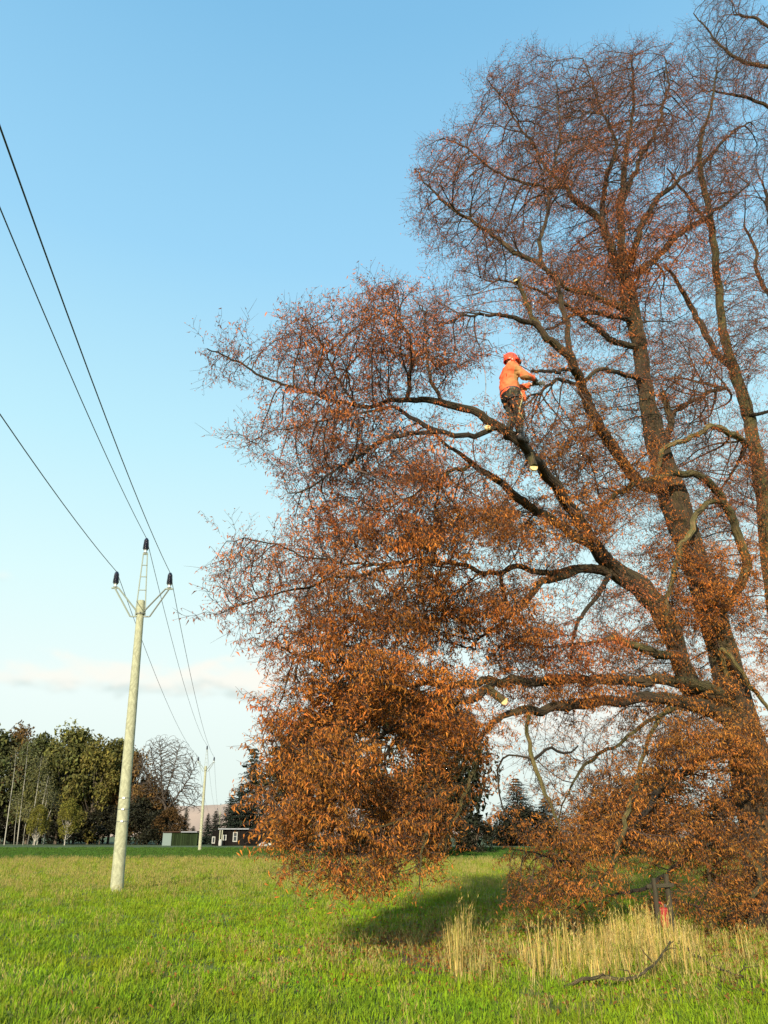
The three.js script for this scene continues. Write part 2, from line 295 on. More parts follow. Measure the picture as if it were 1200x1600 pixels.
// the main tree -- limbs as [pixel x, pixel y, forward distance, radius in pixels]
const moss = [0.1, 0.078, 0.026], pale = [0.19, 0.145, 0.06], brown = [0.07, 0.041, 0.019], darkb = [0.035, 0.023, 0.017];
const MAIN_LIMBS = [
  ['trunk', brown, [[1216, 1470, 16.3, 46], [1208, 1425, 16.3, 38], [1192, 1320, 16.3, 34], [1168, 1180, 16.3, 31], [1145, 1080, 16.2, 26], [1112, 960, 16.1, 23], [1082, 870, 16, 22], [1052, 780, 15.9, 23], [1028, 700, 15.8, 18], [1010, 620, 15.8, 13], [1000, 545, 15.8, 11.5], [985, 472, 15.8, 14], [978, 430, 15.8, 11]]],
  ['limb', brown, [[1150, 1130, 16.2, 24], [1085, 1085, 15.9, 20], [1062, 1030, 15.6, 19], [1040, 970, 15.3, 21], [1005, 925, 15, 22], [965, 895, 14.7, 19], [930, 855, 14.2, 14], [895, 800, 13.6, 11.5], [855, 742, 12.6, 10.5], [818, 697, 11.5, 9.5], [775, 666, 11.3, 9], [735, 642, 11.2, 8], [690, 628, 11.1, 7], [640, 622, 11, 5.5], [603, 630, 10.9, 4.5], [576, 634, 10.8, 4], [515, 618, 10.7, 3.2], [469, 603, 10.6, 2.6], [415, 588, 10.5, 2.2], [369, 566, 10.5, 1.7], [325, 547, 10.5, 1.2]]],
  ['limb', moss, [[1150, 1110, 16.2, 13], [1112, 1080, 15.7, 11], [1085, 1064, 15.4, 10], [1056, 1062, 15.2, 8]]],
  ['limb', brown, [[1115, 1085, 16, 13], [1050, 1064, 15.3, 11], [980, 1060, 14.7, 10], [900, 1062, 14, 9.5], [820, 1066, 13.3, 9], [765, 1066, 12.8, 8], [700, 1074, 12.3, 6], [620, 1060, 11.9, 5], [540, 1040, 11.5, 3.5], [470, 1025, 11.2, 2.5], [425, 1010, 11, 1.5]]],
  ['limb', brown, [[1120, 1120, 16, 16], [1070, 1100, 15.4, 13], [1000, 1090, 14.7, 10], [955, 1096, 14.3, 10], [900, 1101, 13.8, 10], [865, 1108, 13.5, 9], [820, 1110, 13.1, 8], [785, 1124, 12.8, 6], [757, 1146, 12.5, 5], [742, 1168, 12.3, 4.5]]],
  ['limb', pale, [[742, 1168, 12.3, 4.5], [722, 1178, 12.1, 5], [700, 1225, 12, 4.5], [684, 1270, 11.9, 4], [662, 1325, 11.8, 3.5], [645, 1348, 11.8, 2.5]]],
  ['limb', pale, [[742, 1168, 12.3, 4.5], [740, 1190, 12.1, 4], [728, 1232, 12, 3.6], [710, 1280, 12, 2.8], [702, 1312, 11.9, 2.2], [698, 1332, 11.9, 1.4]]],
  ['limb', pale, [[690, 1255, 11.9, 3], [668, 1300, 11.5, 3], [664, 1340, 11.4, 2.2], [655, 1388, 11.4, 1.2]]],
  ['limb', pale, [[700, 1225, 12, 3.5], [650, 1262, 11.6, 3], [620, 1278, 11.4, 2.4], [560, 1300, 11.2, 1.6], [500, 1325, 11.1, 1]]],
  ['limb', darkb, [[775, 1066, 12.8, 8], [750, 1085, 12.4, 8], [700, 1105, 12, 6], [640, 1130, 11.8, 5], [570, 1160, 11.5, 4], [490, 1190, 11.3, 2.5], [430, 1215, 11.2, 1.4]]],
  ['limb', brown, [[640, 1130, 11.8, 4], [590, 1190, 11.7, 3.4], [540, 1260, 11.6, 2.6], [510, 1330, 11.5, 1.6], [530, 1378, 11.5, 1]]],
  ['limb', pale, [[823, 1112, 13.1, 4], [826, 1140, 12.9, 4], [835, 1186, 12.8, 4.6], [848, 1235, 12.7, 4], [866, 1268, 12.7, 3], [876, 1300, 12.7, 1.6]]],
  ['limb', darkb, [[835, 1180, 12.8, 3], [860, 1174, 12.8, 2.8], [890, 1177, 12.9, 2.2], [908, 1168, 13, 1.4]]],
  ['limb', brown, [[832, 1180, 12.8, 1.6], [812, 1178, 12.7, 1.6], [785, 1183, 12.6, 1.8], [776, 1205, 12.5, 1.8], [783, 1240, 12.5, 1.5], [800, 1280, 12.5, 1.2], [808, 1300, 12.5, 0.8]]],
  ['limb', moss, [[1050, 1032, 15.5, 10], [1030, 1024, 15, 9], [1008, 1013, 14.6, 8], [985, 1005, 14.4, 7], [957, 1000, 14.2, 6], [925, 1005, 14, 3], [880, 1010, 13.8, 1.8]]],
  ['limb', brown, [[965, 895, 14.7, 12], [920, 887, 14.3, 9], [880, 889, 14, 7.5], [845, 892, 13.6, 6], [800, 886, 13.2, 5], [770, 897, 12.8, 4.5], [700, 882, 12.2, 4], [620, 882, 11.6, 3.4], [545, 900, 11.1, 3], [470, 920, 10.8, 2.2], [400, 940, 10.5, 1.5], [345, 960, 10.4, 0.9]]],
  ['limb', brown, [[620, 882, 11.6, 3], [560, 880, 11.2, 2.4], [500, 868, 10.9, 2], [430, 852, 10.6, 1.6], [350, 848, 10.4, 0.9]]],
  ['limb', brown, [[912, 888, 14.2, 8], [880, 897, 13.9, 7], [852, 908, 13.6, 7], [820, 936, 13.3, 6], [800, 958, 13.1, 4.5], [770, 985, 12.8, 3], [730, 1010, 12.5, 2]]],
  ['limb', brown, [[805, 952, 13.1, 4.5], [790, 930, 12.9, 4], [784, 905, 12.8, 3.4], [800, 886, 12.9, 2.6]]],
  ['limb', darkb, [[955, 905, 14.6, 6], [932, 936, 14.1, 4.2], [908, 962, 13.9, 4], [898, 995, 13.8, 3], [890, 1030, 13.8, 1.8]]],
  ['limb', brown, [[930, 855, 14.2, 10], [895, 838, 13.8, 9], [855, 805, 13.3, 8.5], [817, 776, 12.8, 8.5], [790, 759, 12.6, 7.5], [760, 740, 12.4, 6.5], [738, 722, 12.2, 5.5], [715, 712, 12, 4], [690, 690, 11.8, 3], [655, 665, 11.6, 2]]],
  ['limb', moss, [[742, 728, 12.2, 4.5], [718, 735, 12, 3.6], [695, 748, 11.8, 3], [650, 775, 11.5, 2.2], [590, 800, 11.2, 1.4]]],
  ['limb', darkb, [[775, 666, 11.3, 6], [745, 678, 11.2, 5.5], [705, 680, 11.1, 5], [683, 674, 11, 5], [633, 650, 10.9, 4], [612, 640, 10.8, 3.2], [560, 645, 10.7, 2.2], [500, 660, 10.6, 1.6], [430, 672, 10.5, 1]]],
  ['limb', darkb, [[683, 674, 11, 4.5], [620, 680, 10.8, 4.2], [585, 694, 10.7, 4], [545, 722, 10.6, 2.8], [500, 750, 10.5, 2], [450, 775, 10.5, 1.2]]],
  ['limb', darkb, [[632, 622, 11, 4.5], [640, 595, 11, 4], [642, 560, 11.1, 3], [632, 515, 11.1, 2.2], [622, 480, 11.2, 1.4], [615, 445, 11.2, 0.8]]],
  ['limb', brown, [[690, 628, 11.1, 4], [672, 585, 11.4, 3], [668, 530, 11.6, 2.2], [655, 480, 11.7, 1.2]]],
  ['limb', brown, [[560, 632, 10.8, 2.6], [530, 585, 10.8, 2.2], [505, 540, 10.8, 1.7], [480, 490, 10.9, 1]]],
  ['limb', brown, [[1040, 760, 15.8, 13], [1000, 755, 15.2, 11], [962, 700, 14.6, 11], [932, 655, 14, 10.5], [908, 605, 13.4, 9.5], [893, 570, 13, 9], [878, 549, 12.8, 8], [855, 532, 12.6, 7], [835, 512, 12.5, 6], [808, 500, 12.3, 4.5], [775, 489, 12.1, 3.5], [735, 492, 11.9, 2.2], [700, 500, 11.8, 1.4]]],
  ['limb', moss, [[845, 522, 12.6, 6], [832, 498, 12.6, 4.6], [818, 465, 12.6, 4.2], [805, 440, 12.6, 4]]],
  ['limb', brown, [[893, 570, 13, 6.5], [888, 535, 13.1, 6], [884, 505, 13.2, 5.6], [876, 475, 13.3, 5], [872, 440, 13.4, 4.6], [850, 415, 13.5, 4], [845, 385, 13.6, 4], [856, 330, 13.8, 3.2], [860, 280, 13.9, 2.4], [875, 210, 14.1, 1.6], [868, 130, 14.2, 0.9]]],
  ['limb', brown, [[872, 440, 13.4, 5], [842, 412, 13.6, 5], [808, 397, 13.8, 4.8], [767, 368, 14, 4.2], [737, 346, 14, 3.4], [700, 318, 14.1, 2.6], [672, 296, 14.1, 1.8], [650, 262, 14.2, 1]]],
  ['limb', brown, [[905, 600, 13.4, 4], [930, 582, 13.6, 4], [960, 580, 14.4, 4.5], [1000, 590, 15.6, 5]]],
  ['limb', darkb, [[895, 575, 13, 3.6], [870, 582, 12.4, 3.6], [845, 579, 11.7, 3.4], [832, 578, 11.4, 3]]],
  ['limb', darkb, [[905, 600, 13.4, 4], [875, 595, 12.9, 3.6], [850, 608, 12.5, 2.8], [825, 620, 12.2, 1.8]]],
  ['limb', brown, [[990, 547, 15.8, 6.5], [960, 530, 15.2, 6], [930, 508, 14.7, 5.4], [905, 491, 14.4, 4.5], [870, 470, 14.1, 3.4], [820, 445, 13.8, 2], [760, 440, 13.6, 1.2]]],
  ['limb', darkb, [[978, 500, 15.7, 5], [945, 492, 15, 4.8], [915, 489, 14.6, 4], [880, 505, 14.2, 2.6], [840, 520, 13.9, 1.5]]],
  ['limb', moss, [[980, 485, 15.7, 8], [950, 473, 15.2, 6.5], [925, 460, 14.9, 5.2], [895, 455, 14.6, 4], [860, 430, 14.2, 3]]],
  ['limb', brown, [[980, 450, 15.8, 10], [950, 380, 15.7, 8.5], [933, 338, 15.6, 7], [908, 318, 15.5, 6], [883, 297, 15.4, 4.6], [855, 262, 15.3, 3.2], [825, 215, 15.2, 2.2], [790, 160, 15.1, 1.4], [760, 125, 15, 0.9]]],
  ['limb', brown, [[978, 430, 15.8, 9], [970, 370, 15.9, 7.5], [971, 310, 16, 6.5], [975, 255, 16.1, 5], [985, 200, 16.2, 3.2], [990, 140, 16.3, 2], [985, 85, 16.4, 1]]],
  ['limb', darkb, [[940, 350, 15.7, 5.5], [944, 300, 15.5, 5], [955, 255, 15.4, 4.4], [962, 225, 15.4, 3.6], [935, 160, 15.4, 2.2], [915, 90, 15.5, 1]]],
  ['limb', brown, [[982, 420, 15.8, 7], [1005, 350, 16.2, 5.6], [1025, 310, 16.4, 5], [1058, 285, 16.7, 3.6], [1085, 262, 17, 2.4]]],
  ['limb', darkb, [[985, 440, 15.8, 7], [1030, 397, 16.4, 6], [1067, 362, 16.8, 5], [1100, 340, 17.1, 4], [1135, 315, 17.4, 2.6], [1170, 290, 17.6, 1.5]]],
  ['limb', brown, [[972, 330, 16, 5], [1000, 250, 16.5, 4], [1030, 190, 16.9, 3], [1045, 130, 17.1, 1.8], [1040, 90, 17.2, 1]]],
  ['limb', brown, [[883, 297, 15.4, 3.5], [830, 290, 14.9, 3], [770, 265, 14.5, 2.2], [720, 230, 14.2, 1.4], [690, 215, 14, 0.9]]],
  ['limb', brown, [[1030, 700, 15.8, 10], [1043, 675, 16, 7.5], [1048, 655, 16.1, 6.5], [1040, 630, 16.1, 6], [1034, 616, 16.1, 5]]],
  ['limb', brown, [[1047, 655, 16.1, 4.5], [1066, 637, 16.3, 4], [1100, 618, 16.7, 4], [1134, 604, 17.1, 4]]],
  ['limb', pale, [[1015, 712, 15.2, 5], [1040, 704, 15.2, 5.2], [1070, 688, 15.4, 5], [1096, 674, 15.6, 5], [1118, 667, 15.9, 6], [1145, 680, 16.4, 6], [1168, 694, 17.2, 6]]],
  ['limb', moss, [[1185, 960, 16.4, 9], [1168, 885, 16.2, 9], [1152, 838, 16, 8.5], [1140, 800, 15.8, 8], [1124, 770, 15.6, 7.5], [1100, 745, 15.4, 7], [1065, 738, 15.2, 6.5], [1030, 745, 15, 6], [990, 760, 14.8, 5.5], [962, 775, 14.6, 4.5], [930, 800, 14.4, 3]]],
  ['limb', pale, [[1136, 785, 15.7, 5], [1112, 784, 15.4, 5.5], [1095, 800, 15.2, 5.5], [1078, 832, 15, 6], [1066, 852, 14.9, 7], [1060, 876, 14.9, 5.5], [1052, 895, 14.9, 5], [1044, 935, 14.9, 4.4], [1042, 965, 14.9, 3], [1046, 990, 15, 1.5]]],
  ['limb', pale, [[1160, 1100, 16.2, 6], [1128, 1010, 15.6, 5], [1152, 1035, 15.6, 5], [1170, 1065, 15.7, 4.5], [1195, 1100, 15.8, 3.6], [1215, 1130, 15.9, 2.4]]],
  ['limb', pale, [[1040, 1110, 15.3, 4], [1015, 1150, 15, 4], [990, 1230, 14.5, 4.2], [982, 1262, 14.1, 4.6], [970, 1310, 13.8, 5.2], [966, 1346, 13.8, 4.4], [945, 1372, 13.9, 2.6], [915, 1395, 14, 1.4]]],
  ['limb', moss, [[1075, 1100, 15.4, 5], [1030, 1118, 15, 4], [965, 1160, 14.7, 3.2], [915, 1195, 14.2, 3.4], [890, 1230, 14.1, 2], [870, 1290, 14, 1.2]]],
  ['limb', darkb, [[1160, 1160, 16.2, 12], [1110, 1180, 15.5, 9], [1050, 1220, 15, 6.5], [1010, 1270, 14.6, 5], [960, 1320, 14.2, 4], [900, 1350, 14, 2.6], [840, 1340, 13.8, 1.6], [800, 1330, 13.7, 1]]],
  ['limb', darkb, [[1178, 1230, 16.2, 13], [1130, 1260, 15.5, 9], [1090, 1310, 15.1, 6], [1050, 1360, 14.9, 4.5], [1000, 1390, 14.8, 3.4], [950, 1400, 14.7, 2], [905, 1425, 14.6, 1.2]]],
  ['limb', moss, [[1195, 1330, 16, 9], [1188, 1360, 15.4, 6], [1178, 1400, 15.1, 5], [1150, 1418, 15, 3.6], [1120, 1425, 14.9, 2.4], [1090, 1420, 14.8, 1.2]]],
  ['limb', pale, [[1188, 1380, 15.2, 4], [1172, 1345, 15, 4.4], [1165, 1325, 15, 4]]],
  ['limb', pale, [[1180, 1400, 15.1, 3], [1168, 1425, 15, 2.2], [1158, 1450, 15, 2], [1130, 1462, 15, 1.4]]],
  ['limb', brown, [[1090, 1310, 15.1, 5], [1110, 1360, 14.9, 3.6], [1100, 1400, 14.8, 2.2], [1060, 1440, 14.7, 1.2]]],
];
// crown: [pixel x, y, half width, half height, distance, half depth, points, leafiness, tone]   tone 0 rust orange, 1 red brown, 2 purple brown
const MAIN_CROWN = [
  [885, 255, 175, 160, 15.4, 3, 990, 0.61, 1.6], [950, 165, 130, 105, 16, 3, 561, 0.53, 1.6], [805, 165, 75, 85, 15, 2.3, 224, 0.48, 1.6], [722, 290, 80, 105, 14.4, 2, 277, 0.53, 1.6],
  [1065, 245, 100, 160, 16.8, 2.6, 462, 0.56, 1.6], [690, 350, 55, 45, 14, 1.4, 92, 0.61, 1.6], [790, 395, 120, 75, 14.3, 2.2, 317, 0.61, 1.6], [985, 400, 130, 110, 16, 2.4, 560, 0.83, 0.9], [1000, 95, 70, 40, 16.4, 1.8, 86, 0.40, 1.6],
  [990, 430, 65, 60, 15.4, 1.1, 260, 1.10, 0.0], [890, 470, 110, 80, 14.4, 2, 350, 0.70, 1.6], [860, 130, 90, 65, 15.2, 2, 158, 0.48, 1.6], [690, 500, 60, 50, 12.6, 1.2, 140, 0.49, 1.6],
  [600, 520, 115, 80, 11.2, 1.5, 620, 0.70, 0.9], [480, 550, 95, 62, 10.8, 1.2, 400, 0.64, 0.9], [375, 560, 58, 32, 10.6, 0.7, 110, 0.58, 0.9], [690, 545, 80, 65, 11.9, 1.3, 300, 0.58, 1.8],
  [525, 650, 120, 75, 10.9, 1.3, 520, 0.81, 0.9], [410, 680, 62, 30, 10.6, 0.7, 110, 0.58, 0.9], [605, 735, 130, 80, 11, 1.4, 560, 0.72, 0.9], [475, 745, 60, 55, 10.7, 0.9, 160, 0.63, 1.6], [570, 800, 150, 50, 11, 1.2, 260, 0.87, 0.9],
  [700, 800, 100, 80, 11.8, 1.4, 380, 0.95, 0.0], [640, 850, 100, 70, 11.6, 1.3, 300, 1.10, 0.0], [400, 878, 72, 28, 10.4, 0.7, 150, 0.61, 0.9], [400, 945, 72, 30, 10.4, 0.7, 130, 0.61, 0.9], [445, 1005, 48, 24, 10.8, 0.6, 70, 0.87, 0.7], [480, 900, 60, 70, 10.8, 0.8, 160, 0.87, 0.9],
  [565, 920, 115, 105, 11.3, 1.3, 520, 1.00, 0.0], [560, 1050, 125, 95, 11.5, 1.4, 640, 1.30, 0.0], [520, 1195, 105, 115, 11.5, 1.2, 640, 1.35, -0.5], [600, 1282, 130, 72, 11.9, 1.2, 480, 1.25, -0.5], [665, 1085, 92, 100, 12.2, 1.4, 520, 1.25, 0.0], [680, 950, 100, 85, 12.2, 1.4, 430, 1.00, 0.0],
  [440, 1245, 42, 75, 11.2, 0.7, 150, 1.10, -0.5], [500, 1318, 70, 40, 11.5, 0.9, 190, 1.10, -0.5], [560, 1352, 90, 16, 11.7, 0.8, 90, 1.01, -0.5], [440, 1120, 30, 60, 11.2, 0.6, 60, 1.01, 0.7], [800, 960, 70, 55, 13, 1.1, 180, 1.10, 0.0], [425, 1150, 30, 25, 11.2, 0.5, 25, 0.58, -0.5],
  [870, 670, 95, 80, 13.3, 1.3, 340, 0.80, 0.0], [950, 770, 110, 95, 14.4, 1.5, 420, 0.90, 0.0], [850, 825, 110, 65, 13.4, 1.3, 320, 0.90, 0.0], [1050, 590, 115, 110, 16.4, 2.2, 400, 0.58, 0.9], [1100, 750, 105, 140, 16.9, 2.2, 380, 0.55, 0.9], [1090, 905, 110, 100, 15.9, 1.5, 420, 1.10, 0.0],
  [860, 1010, 120, 50, 13.9, 1.3, 260, 1.01, 0.9], [1010, 1010, 80, 80, 15.3, 1.2, 200, 0.80, 0.0], [880, 1075, 150, 28, 13.8, 0.7, 220, 1.00, 0.0], [950, 930, 90, 60, 14.6, 1.2, 90, 0.53, 1.6],
  [1105, 1180, 110, 80, 15, 1.2, 422, 1.35, -0.8], [965, 1235, 58, 75, 14.8, 1.1, 156, 1.05, -0.8], [1030, 1295, 150, 58, 14.8, 1.2, 320, 1.20, -0.8], [900, 1330, 105, 42, 14.3, 0.9, 170, 1.10, -0.8], [1140, 1330, 75, 75, 15.4, 1.1, 190, 1.00, -0.8],
  [890, 1385, 100, 32, 14.2, 0.9, 88, 1.01, -0.8], [1080, 1395, 90, 28, 14.8, 0.9, 75, 0.80, -0.8], [930, 1160, 60, 40, 14.4, 0.9, 80, 0.61, -0.5], [860, 1190, 50, 60, 13.4, 0.8, 27, 0.26, -0.8],
  [1000, 650, 130, 250, 19, 1.8, 380, 0.51, 0.9], [900, 350, 160, 200, 19, 1.5, 172, 0.40, 1.6], [1050, 1180, 140, 180, 18.5, 1.5, 300, 0.90, -0.8],
  [812, 655, 34, 30, 11.0, 0.25, 50, 0.70, 1.0],
];
function bigTree(name, label, limbs, crown, group, opts = {}) {
  const base0 = at(...limbs[0][2][0].slice(0, 3)); base0.y = 0;
  const root = thing(name, label, 'tree', base0, group);
  const inner = (p) => p.clone().sub(base0);
  const G = new Growth(0.14, 1.7, 0.16);
  const limbIds = [];
  limbs.forEach(([kind, colour, pts], li) => {
    let start = -1; let P = pts.map(([x, y, d]) => at(x, y, d)); const Q = pts.map(([x, y, d, r]) => r * zc(x, y, d) / F * (li ? 0.8 : 0.94));
    if (li > 0) {
      let best = 1e9; G.n.forEach((nd, i) => { const dd = nd.p.distanceTo(P[0]) + 0.4 * Math.max(0, Q[0] - nd.r); if (dd < best) { best = dd; start = i; } });
      P[0] = G.n[start].p.clone(); Q[0] = Math.min(Q[0], G.n[start].r * 0.95);
    } else { P[0].y = -0.15; }
    limbIds.push(G.limb(P, Q, start, li, li ? 0.06 : 0.03));
  });
  for (const [cx, cy, rx, ry, d, rd, cnt] of crown) {
    let k = 0, tries = 0; const want = cnt * (opts.dense ?? 1.7);
    while (k < want && tries++ < want * 8) {
      let a = rr(-1, 1), b = rr(-1, 1), c = rr(-1, 1); const q = a * a + b * b + c * c; if (q > 1) continue;
      const p = at(cx + rx * a, cy + ry * b, d + rd * c);
      if (p.y < 0.25) continue;
      if (fbm(p.x * 0.85, p.y * 0.85, p.z * 0.85 + 3, 3) < (p.y > 9 ? 0.03 : p.y < 4.5 && p.x > 3 ? 0.03 : -0.03) + 0.16 * (q - 0.5) * 2) continue;
      G.att.push({ p }); k++;
    }
  }
  const crownField = (p) => {                                            // leafiness and tone of the nearest crown pieces
    const [x, y] = project(p), d = -p.z; let s = 1e-4, l = 0.3e-4, t = 1e-4;
    for (const [cx, cy, rx, ry, cd, rd, , lf, tone] of crown) {
      const q = ((x - cx) / rx) ** 2 + ((y - cy) / ry) ** 2 + ((d - cd) / rd) ** 2 * 0.4; if (q > 4) continue;
      const w = Math.exp(-2.2 * q); s += w; l += w * lf; t += w * tone;
    }
    return [l / s, t / s];
  };
  const T1 = Date.now();
  G.grow(170, (p) => { const f = p.y > 9 ? 0.3 : p.y < 5 ? -0.08 : 0.03; return [0, f, 0]; });
  console.log('grow ms', Date.now() - T1);
  // meshes: trunk, limbs, larger grown branches, twigs
  const barkColour = (c) => (p) => { const n = fbm(p.x * 1.6, p.y * 1.1, p.z * 1.6, 4), m = clamp(0.5 + 2.2 * fbm(p.x * 0.8 + 31, p.y * 0.7, p.z * 0.8, 3)); const k = 1 + 1.0 * n; return [lerp(c[0], lerp(c[0], moss[0], 0.3), m) * k, lerp(c[1], lerp(c[1], moss[1], 0.3), m) * k, lerp(c[2], lerp(c[2], moss[2], 0.3), m) * k]; };
  limbs.forEach(([kind, colour], li) => {
    const b = new MB(), ids = limbIds[li], pts = ids.map((i) => inner(G.n[i].p)), rad = ids.map((i) => G.n[i].r), col = barkColour(colour);
    b.tube(pts, rad, li ? (rad[0] > 0.08 ? 14 : 9) : 22, (p) => col(p.clone().add(base0)), li ? 0.28 : 0.22, true);
    if (!li) for (let k = 0; k < 6; k++) {                                // root flare
      const a = k / 6 * 6.283 + 0.4, L = rr(0.7, 1.1), rp = []; for (let s = 0; s <= 5; s++) { const t = s / 5; rp.push(V(Math.cos(a + 0.2 * t) * (0.28 + L * t), 0.55 * (1 - t) ** 2.2 - 0.08 * t, Math.sin(a + 0.2 * t) * (0.28 + L * t))); }
      b.tube(rp, [0.2, 0.17, 0.13, 0.1, 0.07, 0.03], 9, (p) => col(p.clone().add(base0)), 0.3);
    }
    part(kind, b.geo(), M.bark, root);
  });
  const ch = G.chains(), big = [], small = [];
  for (const c of ch) (G.n[c[1] ?? c[0]].r > 0.017 && c.length > 6 ? big : small).push(c);
  big.sort((a, b) => G.n[b[1]].r - G.n[a[1]].r);
  const twigs = new MB();
  const cB = barkColour(brown), cT = (p) => { const k = 1 + 0.8 * N(p.x * 2, p.y * 2, p.z * 2); return [0.06 * k, 0.038 * k, 0.028 * k]; };
  const run = (b, c, col, min) => { const pts = c.map((i) => inner(G.n[i].p)), rad = c.map((i) => G.n[i].r); rad[0] = rad[1] ?? rad[0]; b.tube(pts, rad, rad[0] > 0.02 ? 6 : rad[0] > 0.008 ? 4 : 3, col, 0); };
  big.forEach((c, i) => { if (i < 140) { const b = new MB(); run(b, c, (p) => cB(p.clone().add(base0))); part('branch', b.geo(), M.bark, root); } else run(twigs, c, cT); });
  small.forEach((c) => run(twigs, c, cT));
  const tw = part('twigs', twigs.geo(), M.twig, root); tw.userData.kind = 'stuff';
  // sprigs with their leaves
  const lists = SPRIGS.map(() => []), X = V(0, 0, 0), Y = V(0, 0, 0), Z = V(0, 0, 0), mat = new THREE.Matrix4();
  const TONES = [[0.285, 0.118, 0.022], [0.4, 0.138, 0.022], [0.4, 0.122, 0.034], [0.32, 0.11, 0.048]];
  const put = (p, dir, leaf, tone, sc) => {
    X.copy(dir).normalize(); Y.set(rr(-0.35, 0.35), 1, rr(-0.35, 0.35)); Y.addScaledVector(X, -Y.dot(X)).normalize(); Z.crossVectors(X, Y); Y.crossVectors(Z, X);
    const s = sc * rr(0.75, 1.25); mat.makeBasis(X.clone().multiplyScalar(s), Y.clone().multiplyScalar(s), Z.clone().multiplyScalar(s)); const q = inner(p); mat.setPosition(q.x, q.y, q.z);
    const v = leaf * rr(0.55, 1.4), kind = v < 0.2 ? 4 : v < 0.42 ? 0 : v < 0.75 ? 1 : v < 1.05 ? 2 : rnd() < 0.5 ? 3 : 5;
    const tn = clamp(tone + 1, 0, 3), t0 = Math.min(2, Math.floor(tn)), f = clamp(tn - t0), k = rr(0.65, 1.3) * (1 + 0.5 * N(p.x * 0.6, p.y * 0.6, p.z * 0.6)), g = rr(0.9, 1.15);
    lists[kind].push({ m: mat.clone(), c: [0, 1, 2].map((j) => lerp(TONES[t0][j], TONES[t0 + 1][j], f) * k * (j === 1 ? g : 1)) });
  };
  let count = 0;
  for (let i = 0; i < G.n.length; i++) {
    const nd = G.n[i]; if (nd.limb >= 0 || nd.r > 0.013) continue;
    const tip = !nd.kids.length, [lf, tone] = crownField(nd.p), prob = tip ? 1 : (nd.p.y > 9.5 ? 0.42 : 0.72) + 0.3 * Math.min(lf, 1.3);
    if (rnd() > prob) continue;
    const par = G.n[nd.parent].p, d = V(0, 0, 0).subVectors(nd.p, par).normalize();
    const reps = tip ? (lf > 0.9 ? 2 : 1) : 1;
    for (let k = 0; k < reps; k++) {
      const w = tip && !k ? 0.3 : 0.8, e = d.clone().add(V(rr(-w, w), rr(-w, w) + (lf > 0.8 ? -0.25 : 0.12), rr(-w, w)));
      put(nd.p, e, lf, tone, 1); count++;
    }
  }
  // leafy shoots straight out of trunk and limbs where the crown is leafy
  for (let i = 0; i < G.n.length; i++) {
    const nd = G.n[i]; if (nd.limb < 0) continue; const [lf, tone] = crownField(nd.p); const sh = opts.shoots ?? 1.7;
    const cnt = lf > 0.35 ? Math.round(sh * (lf - 0.1) * 3.0 * rnd() * (nd.r > 0.12 ? 1.2 : 0.9)) : 0;
    for (let k = 0; k < cnt; k++) { const e = V(rr(-1, 1), rr(-0.6, 1), rr(-1, 1)).normalize(); put(nd.p.clone().addScaledVector(e, nd.r * 0.9 + rr(0, 0.15)), e, Math.max(lf, 0.9), Math.min(tone, 0.7), 0.85); count++; }
  }
  SPRIGS.forEach((s, k) => { if (!lists[k].length) return; instanced('sprigs', s.tw, M.twig, lists[k].map((e) => ({ m: e.m })), root); instanced('leaves', s.lf, M.leaf, lists[k], root); });
  console.log(name, 'nodes', G.n.length, 'chains', ch.length, 'big', big.length, 'sprigs', count, 'att left', G.att.filter((a) => a.alive).length, '/', G.att.length);
  return { root, base0, G };
}
const mainTree = bigTree('broad_autumn_tree', 'huge spreading tree with rust brown leaves in which the worker stands', MAIN_LIMBS, MAIN_CROWN);
// fresh saw cuts on the main tree
for (const [px, py, d, rp, dx, dy, dz] of [[805, 438, 12.5, 3.6, -0.5, 0.7, 0.5], [812, 434, 12.7, 3, 0.5, 0.6, 0.6], [787, 1095, 12.5, 6.5, 0.3, -0.1, 0.95], [834, 730, 11.55, 6.5, 0.1, 0.05, 0.99], [762, 668, 11.2, 5, -0.2, 0.4, 0.9], [1034, 614, 16.1, 5, -0.3, 0.9, 0.2]]) {
  const e = at(px, py, d), n = V(dx, dy, dz).normalize(), r = r0(px, py, d, rp), b = new MB();
  let best = null, bd = 1e9; for (const nd of mainTree.G.n) if (nd.limb >= 0 && nd.r > r * 0.7) { const q = nd.p.distanceTo(e); if (q < bd) { bd = q; best = nd; } }
  const s = best.p, mid = s.clone().lerp(e, 0.55), L = [s, mid, e].map((p) => p.clone().sub(mainTree.base0));
  b.tube(new THREE.CatmullRomCurve3(L).getPoints(6), [r, r, r, r, r, r, r], 10, () => [0.1, 0.07, 0.03], 0.15);
  const stub = part('cut_stub', b.geo(), M.bark, mainTree.root);
  const g = new THREE.CylinderGeometry(r * 0.93, r * 1.02, 0.03, 14); g.rotateX(Math.PI / 2);
  const face = part('cut_face', g, M.cut, stub, 'pale freshly sawn wood'); face.position.copy(L[2]); face.quaternion.setFromUnitVectors(V(0, 0, 1), n);
}
function r0(px, py, d, r) { return r * zc(px, py, d) / F; }

